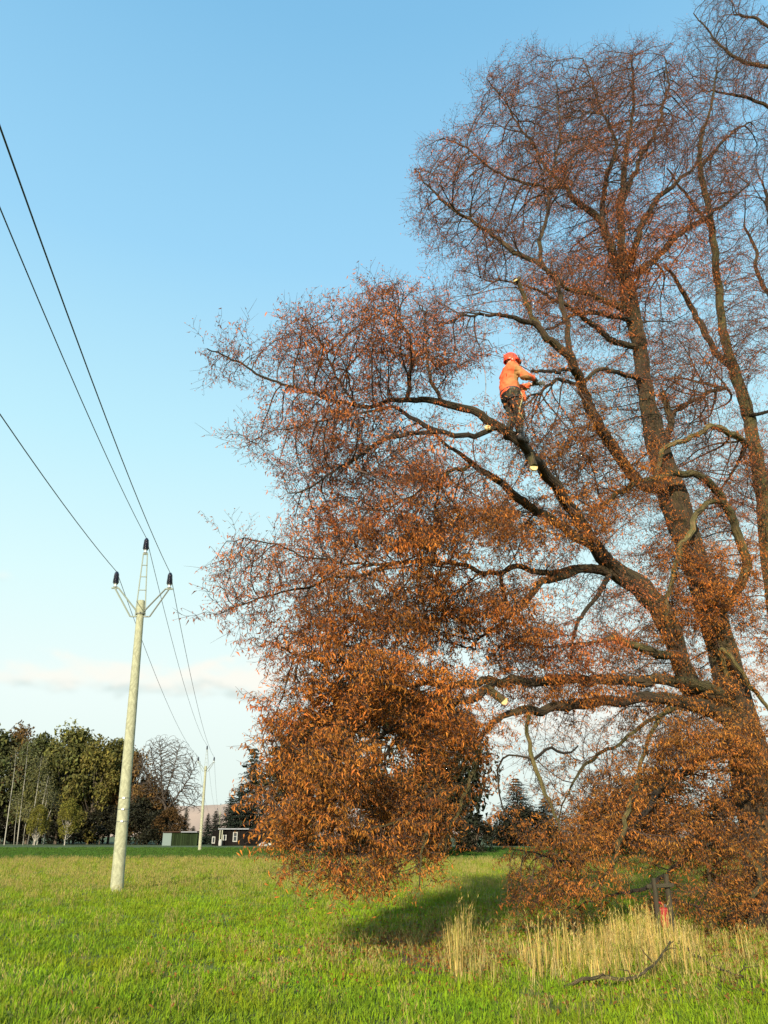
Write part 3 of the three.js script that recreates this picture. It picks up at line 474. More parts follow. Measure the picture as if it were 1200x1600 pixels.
// the second tree at the right edge
const RIGHT_LIMBS = [
  ['trunk', moss, [[1290, 1440, 18.3, 22], [1260, 1250, 18.3, 17], [1228, 1050, 18.2, 15], [1205, 900, 18.1, 13], [1192, 780, 18, 12], [1180, 705, 17.9, 11], [1170, 650, 17.9, 10], [1152, 595, 17.9, 9], [1138, 550, 17.9, 7.5], [1128, 500, 17.9, 6.5], [1121, 430, 17.9, 6], [1112, 360, 17.9, 5.6], [1102, 300, 17.9, 5], [1094, 262, 17.9, 4.6], [1096, 215, 18, 3.2], [1110, 170, 18, 2], [1120, 110, 18, 1]]],
  ['limb', brown, [[1142, 575, 17.9, 7], [1120, 555, 17.7, 6.5], [1098, 515, 17.5, 6], [1082, 477, 17.4, 5], [1062, 440, 17.2, 4], [1040, 415, 17, 2.4]]],
  ['limb', darkb, [[1096, 262, 17.9, 4], [1112, 240, 18, 3.4], [1140, 210, 18.2, 2.4], [1170, 190, 18.4, 1.6]]],
  ['limb', brown, [[1112, 360, 17.9, 4], [1085, 320, 17.6, 3], [1060, 290, 17.4, 2.2], [1040, 262, 17.2, 1.4]]],
  ['limb', darkb, [[1192, 780, 18, 8], [1215, 700, 18.4, 7], [1225, 600, 18.6, 6], [1215, 480, 18.8, 5], [1205, 380, 18.9, 4], [1195, 300, 19, 3]]],
  ['limb', brown, [[1215, 480, 18.8, 5], [1190, 440, 18.7, 4], [1178, 390, 18.7, 3], [1160, 350, 18.6, 2]]],
  ['limb', brown, [[1205, 380, 18.9, 5], [1260, 260, 19, 6], [1240, 180, 19, 5], [1200, 165, 18.9, 3.4], [1150, 148, 18.8, 2.6], [1100, 140, 18.7, 1.4]]],
  ['limb', brown, [[1255, 200, 19, 5], [1230, 115, 19, 4.4], [1190, 104, 18.9, 4], [1145, 88, 18.8, 3], [1118, 62, 18.8, 2], [1085, 20, 18.8, 1]]],
  ['limb', brown, [[1235, 130, 19, 4], [1220, 60, 19, 3.4], [1180, 30, 19, 2.6], [1145, 22, 19, 1.6]]],
  ['limb', darkb, [[1170, 650, 17.9, 4], [1185, 645, 17.6, 3.4], [1210, 640, 17.4, 3]]],
];
const RIGHT_CROWN = [[1150, 70, 90, 110, 18.8, 1.8, 420, 0.22, 2], [1100, 120, 55, 60, 18.6, 1.2, 130, 0.25, 2], [1180, 120, 80, 70, 18.8, 1.6, 200, 0.6, 1], [1150, 260, 90, 90, 18.4, 1.8, 300, 0.3, 2], [1160, 420, 70, 110, 18.2, 1.8, 280, 0.5, 1], [1160, 560, 70, 90, 17.9, 1.5, 220, 0.6, 1], [1180, 730, 60, 110, 17.8, 1.4, 180, 0.6, 1], [1230, 300, 60, 250, 18.8, 1.8, 260, 0.3, 2], [1190, 950, 50, 120, 17.5, 1.2, 160, 0.9, 0], [1110, 420, 40, 50, 17.8, 0.8, 90, 1.0, 0]];
bigTree('slender_autumn_tree', 'slimmer tree with mossy upright stem at the right edge, behind the huge tree', RIGHT_LIMBS, RIGHT_CROWN, undefined, { shoots: 0.7 });

// ------------------------------------------------------------------ grass, straw, fallen leaves
function tuft(blades, spread, h0, h1, w, lean, seedHead) {
  const b = new MB();
  for (let k = 0; k < blades; k++) {
    const a = rr(0, 6.283), r = spread * Math.sqrt(rnd()), o = V(Math.cos(a) * r, 0, Math.sin(a) * r), h = rr(h0, h1), la = rr(0, 6.283), l = h * rr(0.1, lean);
    const s = V(Math.cos(la + 1.57), 0, Math.sin(la + 1.57)).multiplyScalar(w / 2 * rr(0.7, 1.3)), m = o.clone().add(V(Math.cos(la) * l * 0.35, h * 0.55, Math.sin(la) * l * 0.35)), e = o.clone().add(V(Math.cos(la) * l, h * rr(0.85, 1), Math.sin(la) * l));
    const v = rr(0.7, 1.25), y = rr(0.85, 1.2), c = [v * y, v, v * rr(0.7, 1.2)];
    const q = [o.clone().sub(s), o.clone().add(s), m.clone().sub(s), m.clone().add(s), e].map((p) => b.vert(p.x, p.y, p.z, 0, 1, 0, c));
    b.tri(q[0], q[1], q[3]); b.tri(q[0], q[3], q[2]); b.tri(q[2], q[3], q[4]);
    if (seedHead && k % 2 === 0) for (let j = 0; j < 3; j++) b.leaf(e.clone().add(V(0, -0.03 * j, 0)), V(rr(-0.6, 0.6), 1, rr(-0.6, 0.6)).normalize(), V(rr(-1, 1), 0, rr(-1, 1)).normalize(), 0.07, 0.012, c, 0.1, 0.2);
  }
  return b.geo(false);
}
function place(x, y, z, s, sy = 1, tilt = 0.1) { const m = new THREE.Matrix4(); m.compose(V(x, y, z), new THREE.Quaternion().setFromEuler(new THREE.Euler(rr(-tilt, tilt), rr(0, 6.283), rr(-tilt, tilt))), V(s, s * sy, s)); return m; }
{
  const kinds = [tuft(26, 0.17, 0.03, 0.085, 0.008, 1.1), tuft(28, 0.19, 0.02, 0.065, 0.009, 1.4), tuft(18, 0.16, 0.05, 0.14, 0.007, 0.9), tuft(16, 0.2, 0.12, 0.3, 0.006, 0.6, true)];
  const lists = kinds.map(() => []);
  for (let d = 6.5; d < 118; d += 0.25 + d * 0.006) {
    const width = 1.12 * d + 6, step = 0.25 + d * 0.006, count = width * step * 80 * Math.pow(8.5 / d, 1.25);
    for (let k = 0; k < count; k++) {
      const x = rr(-width / 2, width / 2) * 1.02, z = -(d + rr(0, step)), zn = fieldZone(x, z), n = fbm(x * 0.3, z * 0.3, 1, 3), l = litter(x, z);
      if (rnd() < l * 0.6) continue;
      const q = rnd(), dry = zn <= 1 ? 0.02 + 0.24 * zn * clamp(0.6 + 1.6 * fbm(x * 0.12, z * 0.3, 6, 3)) + 0.3 * l : 0.24 * clamp(2 - zn);
      const big = 1 + 0.018 * d, isDry = rnd() < dry;
      const kind = isDry ? 3 : q < 0.4 + 0.6 * n ? 0 : q < 0.8 ? 1 : 2, v = rr(0.8, 1.2) * (1 + 0.4 * n);
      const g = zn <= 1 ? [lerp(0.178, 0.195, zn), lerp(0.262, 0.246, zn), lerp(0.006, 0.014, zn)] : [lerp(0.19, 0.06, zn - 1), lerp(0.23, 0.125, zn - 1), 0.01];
      const yel = 1 + 0.5 * fbm(x * 0.7 + 9, z * 0.7, 3, 3);
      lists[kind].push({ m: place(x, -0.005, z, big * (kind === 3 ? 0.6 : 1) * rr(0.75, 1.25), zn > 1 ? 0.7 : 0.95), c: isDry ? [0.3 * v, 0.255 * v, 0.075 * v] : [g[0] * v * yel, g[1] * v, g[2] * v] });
    }
  }
  const root = new THREE.Group(); root.name = 'grass'; root.userData = { label: 'green and drying meadow grass covering the whole field', category: 'grass', kind: 'stuff' }; scene.add(root);
  kinds.forEach((g, k) => instanced('grass_blades', g, M.grass, lists[k], root));
  console.log('grass tufts', lists.map((l) => l.length).join(' '));
}
{                                                                       // tall straw coloured grass in front of the tree
  const kinds = [tuft(6, 0.16, 0.3, 0.8, 0.012, 0.6, true), tuft(9, 0.2, 0.15, 0.55, 0.012, 1.2), tuft(5, 0.14, 0.35, 0.95, 0.011, 0.35, true)], lists = kinds.map(() => []);
  const put = (x0, x1, y0, y1, n, k0, k1) => {
    for (let k = 0; k < n; k++) {
      const px = rr(x0, x1), py = rr(y0, y1), p = groundAt(px, py); if (fbm(p.x * 0.8, p.z * 0.8, 2.5, 3) < -0.06) continue;
      const e = Math.min(1, Math.min(px - x0 + 5, x1 - px) / 35), v = rr(0.65, 1.2), gr = rnd() < 0.22;
      lists[Math.floor(rr(0, 3))].push({ m: place(p.x, 0, p.z, 0.86 * rr(k0, k1) * rr(0.55, 1.05) * (0.6 + 0.4 * e), 1, 0.18), c: gr ? [0.2 * v, 0.25 * v, 0.02 * v] : [0.52 * v, 0.415 * v, 0.16 * v] });
    }
  };
  put(698, 792, 1472, 1500, 260, 0.8, 1.05); put(692, 1100, 1468, 1530, 640, 0.55, 0.95); put(700, 1110, 1500, 1550, 260, 0.35, 0.7); put(955, 1090, 1465, 1510, 300, 0.65, 1.0); put(1060, 1230, 1490, 1545, 55, 0.4, 0.75); put(1090, 1200, 1430, 1470, 40, 0.4, 0.7);
  const root = new THREE.Group(); root.name = 'tall_dry_grass'; root.userData = { label: 'tall straw yellow dry grass in front of the huge tree', category: 'dry grass', kind: 'stuff' }; scene.add(root);
  kinds.forEach((g, k) => instanced('straw_stalks', g, M.grass, lists[k], root));
}
{                                                                       // fallen leaves on the grass
  const b = new MB(); b.leaf(V(-0.035, 0, 0), V(1, 0.1, 0).normalize(), V(0, 1, 0), 0.075, 0.045, [1, 1, 1], 0.3, 0.1); const b2 = new MB(); b2.leaf(V(-0.04, 0.01, 0), V(1, -0.1, 0.1).normalize(), V(0.2, 1, 0.2).normalize(), 0.085, 0.035, [1, 1, 1], -0.3, 0.35);
  const lists = [[], []];
  for (let k = 0; k < 110000; k++) { const x = rr(-4, 14), z = rr(-24, -8.5); if (rnd() > litter(x, z) * 0.6) continue; const v = rr(0.5, 1.3); lists[k % 2].push({ m: place(x, rr(0.01, 0.09), z, rr(0.55, 0.95), 1, 0.7), c: [0.23 * v, 0.095 * v * rr(0.85, 1.2), 0.022 * v] }); }
  const root = new THREE.Group(); root.name = 'fallen_leaves'; root.userData = { label: 'fallen brown leaves scattered on the grass under the huge tree', category: 'leaf litter', kind: 'stuff' }; scene.add(root);
  lists.forEach((l, k) => instanced('leaf_litter', (k ? b2 : b).geo(false), M.leaf, l, root));
}
function fallenBranch(label, pts, r, twigs) {
  const P = pts.map(([x, y, h]) => { const p = groundAt(x, y); p.y = h; return p; }), o = thing('fallen_branch', label, 'branch', [P[0].x, 0, P[0].z], undefined), Q = P.map((p) => p.clone().sub(o.position));
  const cv = new THREE.CatmullRomCurve3(Q), pp = cv.getPoints(26), b = new MB(); pp.forEach((p, k) => { p.y += 0.03 * N(k * 0.4, r * 90); p.z += 0.06 * N(k * 0.35, 5 + r * 50); });
  b.tube(pp, pp.map((_, k) => r * (1 - 0.75 * Math.abs(k / 26 - 0.3))), 8, (p) => { const k = 1 + 0.8 * N(p.x * 5, p.y * 5, p.z * 5); return [0.2 * k, 0.15 * k, 0.075 * k]; }, 0.2, true);
  part('stem', b.geo(), M.bark, o);
  for (let k = 0; k < twigs; k++) { const t = rr(0.1, 0.95), q = cv.getPoint(t), c = new MB(), d = V(rr(-1, 1), rr(0.1, 0.6), rr(-1, 1)).normalize(), L = rr(0.15, 0.38); c.tube([q, q.clone().addScaledVector(d, L * 0.5).add(V(0, 0.03, 0)), q.clone().addScaledVector(d, L).add(V(rr(-0.1, 0.1), 0, 0))], [r * 0.4, r * 0.28, r * 0.12], 5, () => [0.18, 0.13, 0.07]); part('twig', c.geo(), M.bark, o); }
}
fallenBranch('thin bare branch lying in the grass in front of the tall dry grass', [[882, 1552, 0.06], [930, 1546, 0.12], [985, 1545, 0.1], [1020, 1536, 0.16], [1052, 1512, 0.3]], 0.022, 6);
fallenBranch('short brown branch lying among fallen leaves near the trunk', [[1062, 1500, 0.2], [1095, 1515, 0.14], [1130, 1530, 0.1], [1165, 1538, 0.07]], 0.02, 4);

// ------------------------------------------------------------------ power line
{
  const conc = canvasNoise(512, (u, v) => { const r = 212 + 60 * tileFbm(u, v, 14, 10, 3, 5) + 60 * tileFbm(u, v, 70, 70, 6, 3); return [r, r - 2, r - 12]; });
  const concBump = canvasNoise(256, (u, v) => { const r = 128 + 170 * tileFbm(u, v, 60, 60, 1, 3); return [r, r, r]; }, false);
  const mC = new THREE.MeshStandardMaterial({ color: lin(0.42, 0.44, 0.325), map: conc, bumpMap: concBump, bumpScale: 0.004, roughness: 0.9 });
  const mS = new THREE.MeshStandardMaterial({ color: lin(0.2, 0.23, 0.19), roughness: 0.75, metalness: 0.1 }), mD = new THREE.MeshStandardMaterial({ color: lin(0.16, 0.17, 0.14), roughness: 0.6, metalness: 0.3 });
  const mI = new THREE.MeshPhysicalMaterial({ color: lin(0.015, 0.014, 0.028), roughness: 0.25, clearcoat: 0.6 }), mB = new THREE.MeshStandardMaterial({ color: lin(0.5, 0.52, 0.5), roughness: 0.4, metalness: 0.6 }), mW = new THREE.MeshStandardMaterial({ color: lin(0.045, 0.06, 0.055), roughness: 0.5, metalness: 0.4 });
  const bar = (a, b, w, mat, name, parent) => { const g = new RoundedBoxGeometry(w, w, a.distanceTo(b), 2, w * 0.2), m = part(name, g, mat, parent); m.position.copy(a).lerp(b, 0.5); m.quaternion.setFromUnitVectors(V(0, 0, 1), V(0, 0, 0).subVectors(b, a).normalize()); return m; };
  const insGeo = (() => { const p = [[0.0, 0], [0.085, 0], [0.085, 0.03]]; for (let k = 0; k < 7; k++) { const y = 0.05 + k * 0.05, r = 0.112 - k * 0.004; p.push([0.07, y - 0.012], [r, y], [r, y + 0.012], [0.07, y + 0.03]); } p.push([0.075, 0.4], [0.06, 0.425], [0.04, 0.43], [0.045, 0.45], [0.0, 0.46]); return new THREE.LatheGeometry(p.map(([x, y]) => new THREE.Vector2(x, y)), 24); })();
  const seatGeo = (() => new THREE.LatheGeometry([[0, 0], [0.075, 0], [0.08, 0.02], [0.05, 0.04], [0.045, 0.1], [0.07, 0.115], [0.07, 0.13], [0, 0.13]].map(([x, y]) => new THREE.Vector2(x, y)), 18))();
  const H = 9.35;
  function fill(o) {
    const shaft = new THREE.LatheGeometry([[0.205, -0.3], [0.2, 0], [0.165, 4.5], [0.122, H - 0.012], [0.11, H], [0, H]].map(([x, y]) => new THREE.Vector2(x, y)), 36);
    const uv = shaft.attributes.uv, ps = shaft.attributes.position; for (let i = 0; i < uv.count; i++) uv.setXY(i, uv.getX(i), ps.getY(i) * 0.8);
    part('shaft', shaft, mC, o);
    for (const y of [2.02, 2.38, 2.72]) { const r = 0.1965 - y * 0.0078 + 0.004, band = part('clamp_band', new THREE.CylinderGeometry(r, r, 0.03, 36, 1, true), mD, o); band.position.y = y; const bk = part('band_buckle', new RoundedBoxGeometry(0.08, 0.06, 0.035, 2, 0.008), mB, band); bk.position.set(0.0, 0, r + 0.01); }
    const col = part('top_collar', new THREE.CylinderGeometry(0.155, 0.155, 0.28, 8), mC, o); col.position.y = H - 0.36; const cr = part('collar_rim', new THREE.CylinderGeometry(0.172, 0.172, 0.05, 8), mD, col); cr.position.y = -0.13; const bolt = part('bolt', new THREE.CylinderGeometry(0.03, 0.03, 0.05, 6), mD, col); bolt.rotation.x = Math.PI / 2; bolt.position.set(0, -0.1, 0.17);
    const top = H + 1.76;
    for (const s of [-1, 1]) bar(V(s * 0.165, H - 0.55, 0.02), V(s * 0.07, top, 0.02), 0.04, mS, 'mast_leg', o);
    for (const [y, w] of [[H + 0.38, 0.125], [H + 0.88, 0.106], [H + 1.32, 0.09]]) bar(V(-w, y, 0.045), V(w, y, 0.045), 0.03, mS, 'rung', o);
    bar(V(-0.09, top, 0.02), V(0.09, top, 0.02), 0.06, mS, 'top_plate', o);
    const put = (x, y) => { const st = part('insulator_pin', seatGeo, mB, o); st.position.set(x, y, 0.02); const i = part('insulator', insGeo, mI, o); i.position.set(x, y + 0.13, 0.02); };
    put(0, top + 0.03);
    for (const s of [-1, 1]) {
      const e = V(s * 0.93, H + 0.43, 0.02);
      bar(V(s * 0.13, H - 0.4, 0.06), e.clone().add(V(-s * 0.12, 0, 0.04)), 0.045, s > 0 ? mD : mS, 'arm', o); bar(V(s * 0.12, H - 0.6, 0.06), V(s * 0.33, H - 0.6, 0.06), 0.045, s > 0 ? mD : mS, 'arm', o); bar(V(s * 0.33, H - 0.6, 0.06), e.clone().add(V(0, -0.01, 0.04)), 0.045, s > 0 ? mD : mS, 'arm', o);
      bar(e.clone().add(V(-0.13, 0.015, 0)), e.clone().add(V(0.13, 0.015, 0)), 0.055, mS, 'seat_bracket', o); put(e.x, e.y + 0.045);
    }
  }
  const base = groundAt(182, 1393), far = at(312, 1328, 98); far.y = 0;
  const dir = V(0, 0, 0).subVectors(far, base), third = base.clone().addScaledVector(dir, 3.1), back = base.clone().addScaledVector(dir, -1), yaw = Math.atan2(-dir.x, -dir.z);
  const pole = thing('utility_pole', 'nearest pale concrete utility pole with three dark insulators, standing in the grass', 'utility pole', base, 'concrete poles of the power line'); fill(pole);
  const spots = [[base, 0.038, 0], [far, 0.012, 0], [third, 0.0, -1.2], [back, 0, 0]], poles = [pole];
  const labels = [, 'second concrete utility pole, smaller and grey, standing beside the cabin across the field', 'farthest utility pole, just its top above the dark trees behind the second pole', ''];
  spots.forEach(([p, lean, dy], k) => { if (k === 3) return; const o = k ? pole.clone() : pole; if (k) { o.name = numbered('utility_pole'); o.userData = { label: labels[k], category: 'utility pole', group: 'concrete poles of the power line' }; scene.add(o); } o.position.set(p.x, dy, p.z); o.rotation.set(0, yaw, lean, 'ZYX'); o.updateMatrixWorld(true); poles[k] = o; });
  console.log('pole', base.toArray().map((v) => v.toFixed(2)).join(), far.toArray().map((v) => v.toFixed(1)).join(), 'top px', project(pole.localToWorld(V(0, H, 0))), project(pole.localToWorld(V(0, H + 2.3, 0))));
  const ends = [V(-0.93, H + 0.43 + 0.045 + 0.57, 0.02), V(0, H + 1.76 + 0.03 + 0.57, 0.02), V(0.93, H + 0.43 + 0.045 + 0.57, 0.02)];
  const names = ['left', 'middle', 'right'];
  ends.forEach((e, k) => {
    const pt = poles.map((o) => o.localToWorld(e.clone())); const behind = V(back.x, 0, back.z).add(V(0, 0, 0).subVectors(pt[0], base)); const seq = [behind, pt[0], pt[1], pt[2]], pts = [], rad = [];
    for (let s = 0; s < 3; s++) { const n = 40, L = seq[s].distanceTo(seq[s + 1]), sag = s ? 1.0 * (L / 73) ** 2 : 2.6; for (let j = s ? 1 : 0; j <= n; j++) { const t = j / n, p = seq[s].clone().lerp(seq[s + 1], t); p.y -= sag * 4 * t * (1 - t); pts.push(p); rad.push(0.0115); } }
    const b = new MB(); b.tube(pts, rad, 6, () => [1, 1, 1]); const m = part(numbered('power_line'), b.geo(), mW, scene);
    m.userData = { label: ['dark power line on the left insulators of the poles, lowest at the left picture edge', 'dark power line on the topmost insulators of the poles', 'dark power line on the right hand insulators of the poles'][k], category: 'power line', group: 'wires of the power line' };
    console.log(names[k], 'wire px', project(pt[0]).map((v) => v.toFixed(0)).join(), pts.slice(24, 41).map((p) => project(p).map((v) => v.toFixed(0)).join('/')).join(' '));
  });
}

// ------------------------------------------------------------------ far trees
function crownProto(kind) {
  const b = new MB(), clumps = [], K = 2.3;
  const n = kind === 'thin' ? 26 : 46;
  for (let k = 0; k < n; k++) { const a = rr(0, 6.283), y = Math.pow(rnd(), 0.8), rad = Math.sqrt(Math.max(0.02, 1 - (2 * y - 0.9) ** 2)) * 0.82 * Math.sqrt(rr(0.25, 1)); clumps.push(V(Math.cos(a) * rad, 0.22 + 0.72 * y, Math.sin(a) * rad)); }
  for (const c of clumps) {
    const R0 = rr(0.16, 0.34), cnt = kind === 'thin' ? 50 : 190, tint = rr(0.75, 1.25);
    for (let k = 0; k < cnt; k++) {
      const d = V(rr(-1, 1), rr(-0.8, 1), rr(-1, 1)); if (d.length() > 1.1) continue; const p = c.clone().add(V(d.x * R0, d.y * R0 * 0.4, d.z * R0));
      const v = tint * rr(0.7, 1.3), o = V(rr(-1, 1), rr(-0.8, 0.5), rr(-1, 1)).normalize(), s = rr(0.05, 0.1);
      p.y *= K; b.leaf(p, o, V(rr(-0.5, 0.5), 1, rr(-0.5, 0.5)).normalize(), s * 1.15, s * 0.8, [v * rr(0.9, 1.15), v, v * rr(0.7, 1.2)], rr(0, 0.3), rr(-0.2, 0.4));
    }
  }
  const t = new MB(), col = (p) => { const k = 1 + 0.5 * N(p.x * 9, p.y * 9, p.z * 9); return [k, k, k]; };
  const wob = [V(0, -0.02, 0), V(rr(-0.02, 0.02), 0.2, rr(-0.02, 0.02)), V(rr(-0.04, 0.04), 0.5, rr(-0.04, 0.04)), V(rr(-0.05, 0.05), 0.85, 0)];
  t.tube(new THREE.CatmullRomCurve3(wob).getPoints(10), [0.05, 0.044, 0.041, 0.038, 0.034, 0.03, 0.026, 0.021, 0.016, 0.011, 0.006], 7, col);
  const cv = new THREE.CatmullRomCurve3(wob);
  for (const c of clumps.slice(0, 22)) { const s = cv.getPoint(clamp(c.y * 0.8 - 0.12, 0.15, 0.9)); t.tube([s, s.clone().lerp(c, 0.5).add(V(0, -0.02, 0)), c], [0.014, 0.009, 0.004], 4, col); }
  const cg = b.geo(false); cg.scale(1, 1 / K, 1); cg.computeVertexNormals(); return { crown: cg, trunk: t.geo() };
}
const PROTO = { full: [crownProto('full'), crownProto('full'), crownProto('full')], thin: [crownProto('thin'), crownProto('thin')] };
const leafMats = {}, barkMats = {};
const leafMat = (c) => leafMats[c.join()] ??= new THREE.MeshPhysicalMaterial({ vertexColors: true, color: lin(...c), roughness: 0.9, specularIntensity: 0.2, side: THREE.DoubleSide, transmission: 0.25, thickness: 0 });
const barkMat = (c) => barkMats[c.join()] ??= new THREE.MeshStandardMaterial({ vertexColors: true, color: lin(...c), roughness: 0.95 });
let treeNo = 0;
function farTree(px, top, half, d, colour, label, o = {}) {
  const b = at(px, o.base ?? 1318, d), h = at(px, top, d).y * (o.tall ?? 1), r = half * zc(px, 1250, d) / F, kind = o.kind ?? 'full', P = PROTO[kind][treeNo++ % PROTO[kind].length];
  const t = thing(o.name ?? 'broadleaf_tree', label, o.category ?? 'tree', [b.x, 0, b.z], o.group);
  const tr = part('trunk', P.trunk, barkMat(o.bark ?? [0.09, 0.07, 0.05]), t), cr = part('crown', P.crown, leafMat(colour), t);
  tr.scale.set(Math.min(r, h * 0.3), h, Math.min(r, h * 0.3)); cr.scale.set(r, h, Math.max(r * 0.9, 2)); tr.rotation.y = cr.rotation.y = rr(0, 6.283); if (o.low) { cr.scale.y = h * (1 + o.low); cr.position.y = -h * o.low; }
  if (o.lean) t.rotation.z = o.lean;
  return t;
}
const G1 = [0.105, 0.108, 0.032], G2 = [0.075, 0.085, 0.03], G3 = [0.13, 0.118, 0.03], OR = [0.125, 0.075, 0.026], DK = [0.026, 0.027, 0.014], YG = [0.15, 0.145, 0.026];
const wood = 'trees of the wood on the left';
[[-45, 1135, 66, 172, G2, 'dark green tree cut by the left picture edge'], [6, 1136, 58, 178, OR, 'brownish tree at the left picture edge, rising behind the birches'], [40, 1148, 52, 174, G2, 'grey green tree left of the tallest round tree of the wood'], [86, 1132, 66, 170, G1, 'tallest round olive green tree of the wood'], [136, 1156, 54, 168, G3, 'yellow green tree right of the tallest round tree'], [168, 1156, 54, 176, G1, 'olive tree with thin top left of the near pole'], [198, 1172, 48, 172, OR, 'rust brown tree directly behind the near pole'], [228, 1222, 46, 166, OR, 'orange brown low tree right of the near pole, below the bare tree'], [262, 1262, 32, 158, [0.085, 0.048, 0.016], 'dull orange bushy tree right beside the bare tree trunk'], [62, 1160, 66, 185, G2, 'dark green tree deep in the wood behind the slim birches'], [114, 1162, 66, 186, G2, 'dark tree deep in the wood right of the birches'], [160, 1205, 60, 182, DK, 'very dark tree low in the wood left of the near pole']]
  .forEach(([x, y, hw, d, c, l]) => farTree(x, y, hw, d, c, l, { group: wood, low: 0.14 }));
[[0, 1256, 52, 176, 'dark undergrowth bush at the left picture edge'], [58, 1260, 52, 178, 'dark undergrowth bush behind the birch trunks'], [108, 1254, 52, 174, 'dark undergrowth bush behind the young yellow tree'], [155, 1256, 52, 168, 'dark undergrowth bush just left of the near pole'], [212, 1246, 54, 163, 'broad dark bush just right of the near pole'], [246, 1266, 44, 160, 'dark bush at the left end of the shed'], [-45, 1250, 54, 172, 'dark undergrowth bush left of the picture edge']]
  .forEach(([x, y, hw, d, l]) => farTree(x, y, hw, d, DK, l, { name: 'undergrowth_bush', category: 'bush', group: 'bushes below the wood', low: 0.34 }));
farTree(101, 1248, 22, 152, YG, 'young yellow green tree standing alone before the wood', { name: 'young_tree', bark: [0.3, 0.28, 0.24] });
farTree(54, 1258, 18, 154, YG, 'small yellow green sapling between the birch trunks', { name: 'young_tree', bark: [0.3, 0.28, 0.24] });
// slim pale birches before the wood: [base x, then pixels up the stem], crown
[[[7, 1318], [14, 1265], [22, 1208], [25, 1170]], [[27, 1318], [33, 1262], [40, 1205], [44, 1160]], [[43, 1318], [54, 1260], [61, 1212], [65, 1182]], [[52, 1318], [62, 1275], [70, 1240], [76, 1212]], [[58, 1318], [66, 1278], [73, 1250], [74, 1232]], [[68, 1318], [74, 1280], [81, 1262], [86, 1240]], [[36, 1318], [40, 1288], [45, 1275], [48, 1262]], [[22, 1318], [24, 1290], [28, 1262], [30, 1245]]]
  .forEach((pp, k) => {
    const d = 155 + (k % 3) * 2, P = pp.map(([x, y]) => at(x, y, d)); P[0].y = -0.1; const o = thing('birch', ['leftmost slim pale birch trunk before the wood', 'second slim birch from the left, tallest and straight', 'third tall birch leaning right, reaching into the olive crown', 'fourth birch leaning right, of the crossing pair', 'fifth birch, thinner, of the crossing pair', 'rightmost slim birch, short and bent to the right', 'short thin birch stem between the second and third birch', 'thin birch stem just left of the second birch'][k], 'birch', [P[0].x, 0, P[0].z], 'slim birches before the wood');
    const Q = P.map((p) => p.clone().sub(o.position)), pts = new THREE.CatmullRomCurve3(Q).getPoints(14), b = new MB(), w = k > 5 ? 0.06 : 0.11;
    b.tube(pts, pts.map((_, j) => w * (1 - 0.75 * j / 14)), 7, (p) => { const m = N(p.y * 2.3, k * 3.3) > 0.22 ? 0.35 : 1; return [0.25 * m, 0.24 * m, 0.2 * m]; }); part('trunk', b.geo(), M.twig, o);
    const c = new MB(); for (let j = 0; j < 420; j++) { const t = rr(0.55, 1.02), q = new THREE.CatmullRomCurve3(Q).getPoint(Math.min(t, 1)), s = 1.7 * Math.sqrt(1.1 - t) + 0.5; const e = V(rr(-s, s), rr(-1, 1.2), rr(-s, s)).add(q), v = rr(0.7, 1.3); c.leaf(e, V(rr(-1, 1), rr(-1, 0), rr(-1, 1)).normalize(), V(0, 1, 0.1), 0.3, 0.2, [0.095 * v, 0.092 * v, 0.022 * v], 0.2, 0.2); }
    for (let j = 0; j < 7; j++) { const s = pts[7 + j]; c.tube([s, s.clone().add(V(rr(-1, 1), rr(0.3, 0.9), rr(-1, 1)))], [0.03, 0.01], 3, () => [0.12, 0.09, 0.07]); }
    part('crown', c.geo(false), M.farLeaf, o);
  });
// big dark leafy tree behind the left part of the huge tree, and others there
farTree(585, 1068, 195, 92, [0.04, 0.038, 0.016], 'large dark olive tree behind the lower left part of the huge tree', { base: 1326, low: 0.26, tall: 1.03 });
farTree(472, 1120, 62, 90, [0.07, 0.06, 0.018], 'olive tree between the tall spruce and the huge tree', { base: 1326, low: 0.26 });
farTree(698, 1092, 96, 86, [0.024, 0.028, 0.013], 'dark green leafy tree whose right side shows under the low limbs', { base: 1328, low: 0.3 });
farTree(458, 1255, 34, 96, [0.035, 0.032, 0.015], 'dark bush right of the timber cabin', { name: 'undergrowth_bush', category: 'bush', low: 0.3 });
farTree(745, 1275, 40, 84, DK, 'dark bush at the foot of the dark green tree', { name: 'undergrowth_bush', category: 'bush', low: 0.35 });
farTree(818, 1262, 62, 142, [0.022, 0.024, 0.012], 'dark bush at the foot of the conifer in the gap', { name: 'undergrowth_bush', category: 'bush', low: 0.35 });
farTree(620, 1210, 120, 70, [0.024, 0.026, 0.012], 'dark thicket close behind the lowest leaves of the huge tree', { name: 'undergrowth_bush', category: 'bush', low: 0.35, base: 1330 });
farTree(990, 1235, 80, 75, [0.024, 0.026, 0.012], 'dark thicket behind the low branches right of the gap', { name: 'undergrowth_bush', category: 'bush', low: 0.35 });
farTree(900, 1256, 26, 150, [0.1, 0.09, 0.05], 'pale distant tree seen under the low limbs', { kind: 'thin' });
farTree(930, 1270, 40, 130, DK, 'dark bush low behind the huge tree', { name: 'undergrowth_bush', category: 'bush', low: 0.3 });
farTree(1040, 1200, 90, 110, [0.03, 0.03, 0.014], 'dark tree far behind the trunk of the huge tree', { low: 0.25 });
farTree(1180, 1230, 80, 118, [0.026, 0.027, 0.013], 'dark tree far behind at the right picture edge', { low: 0.3 });
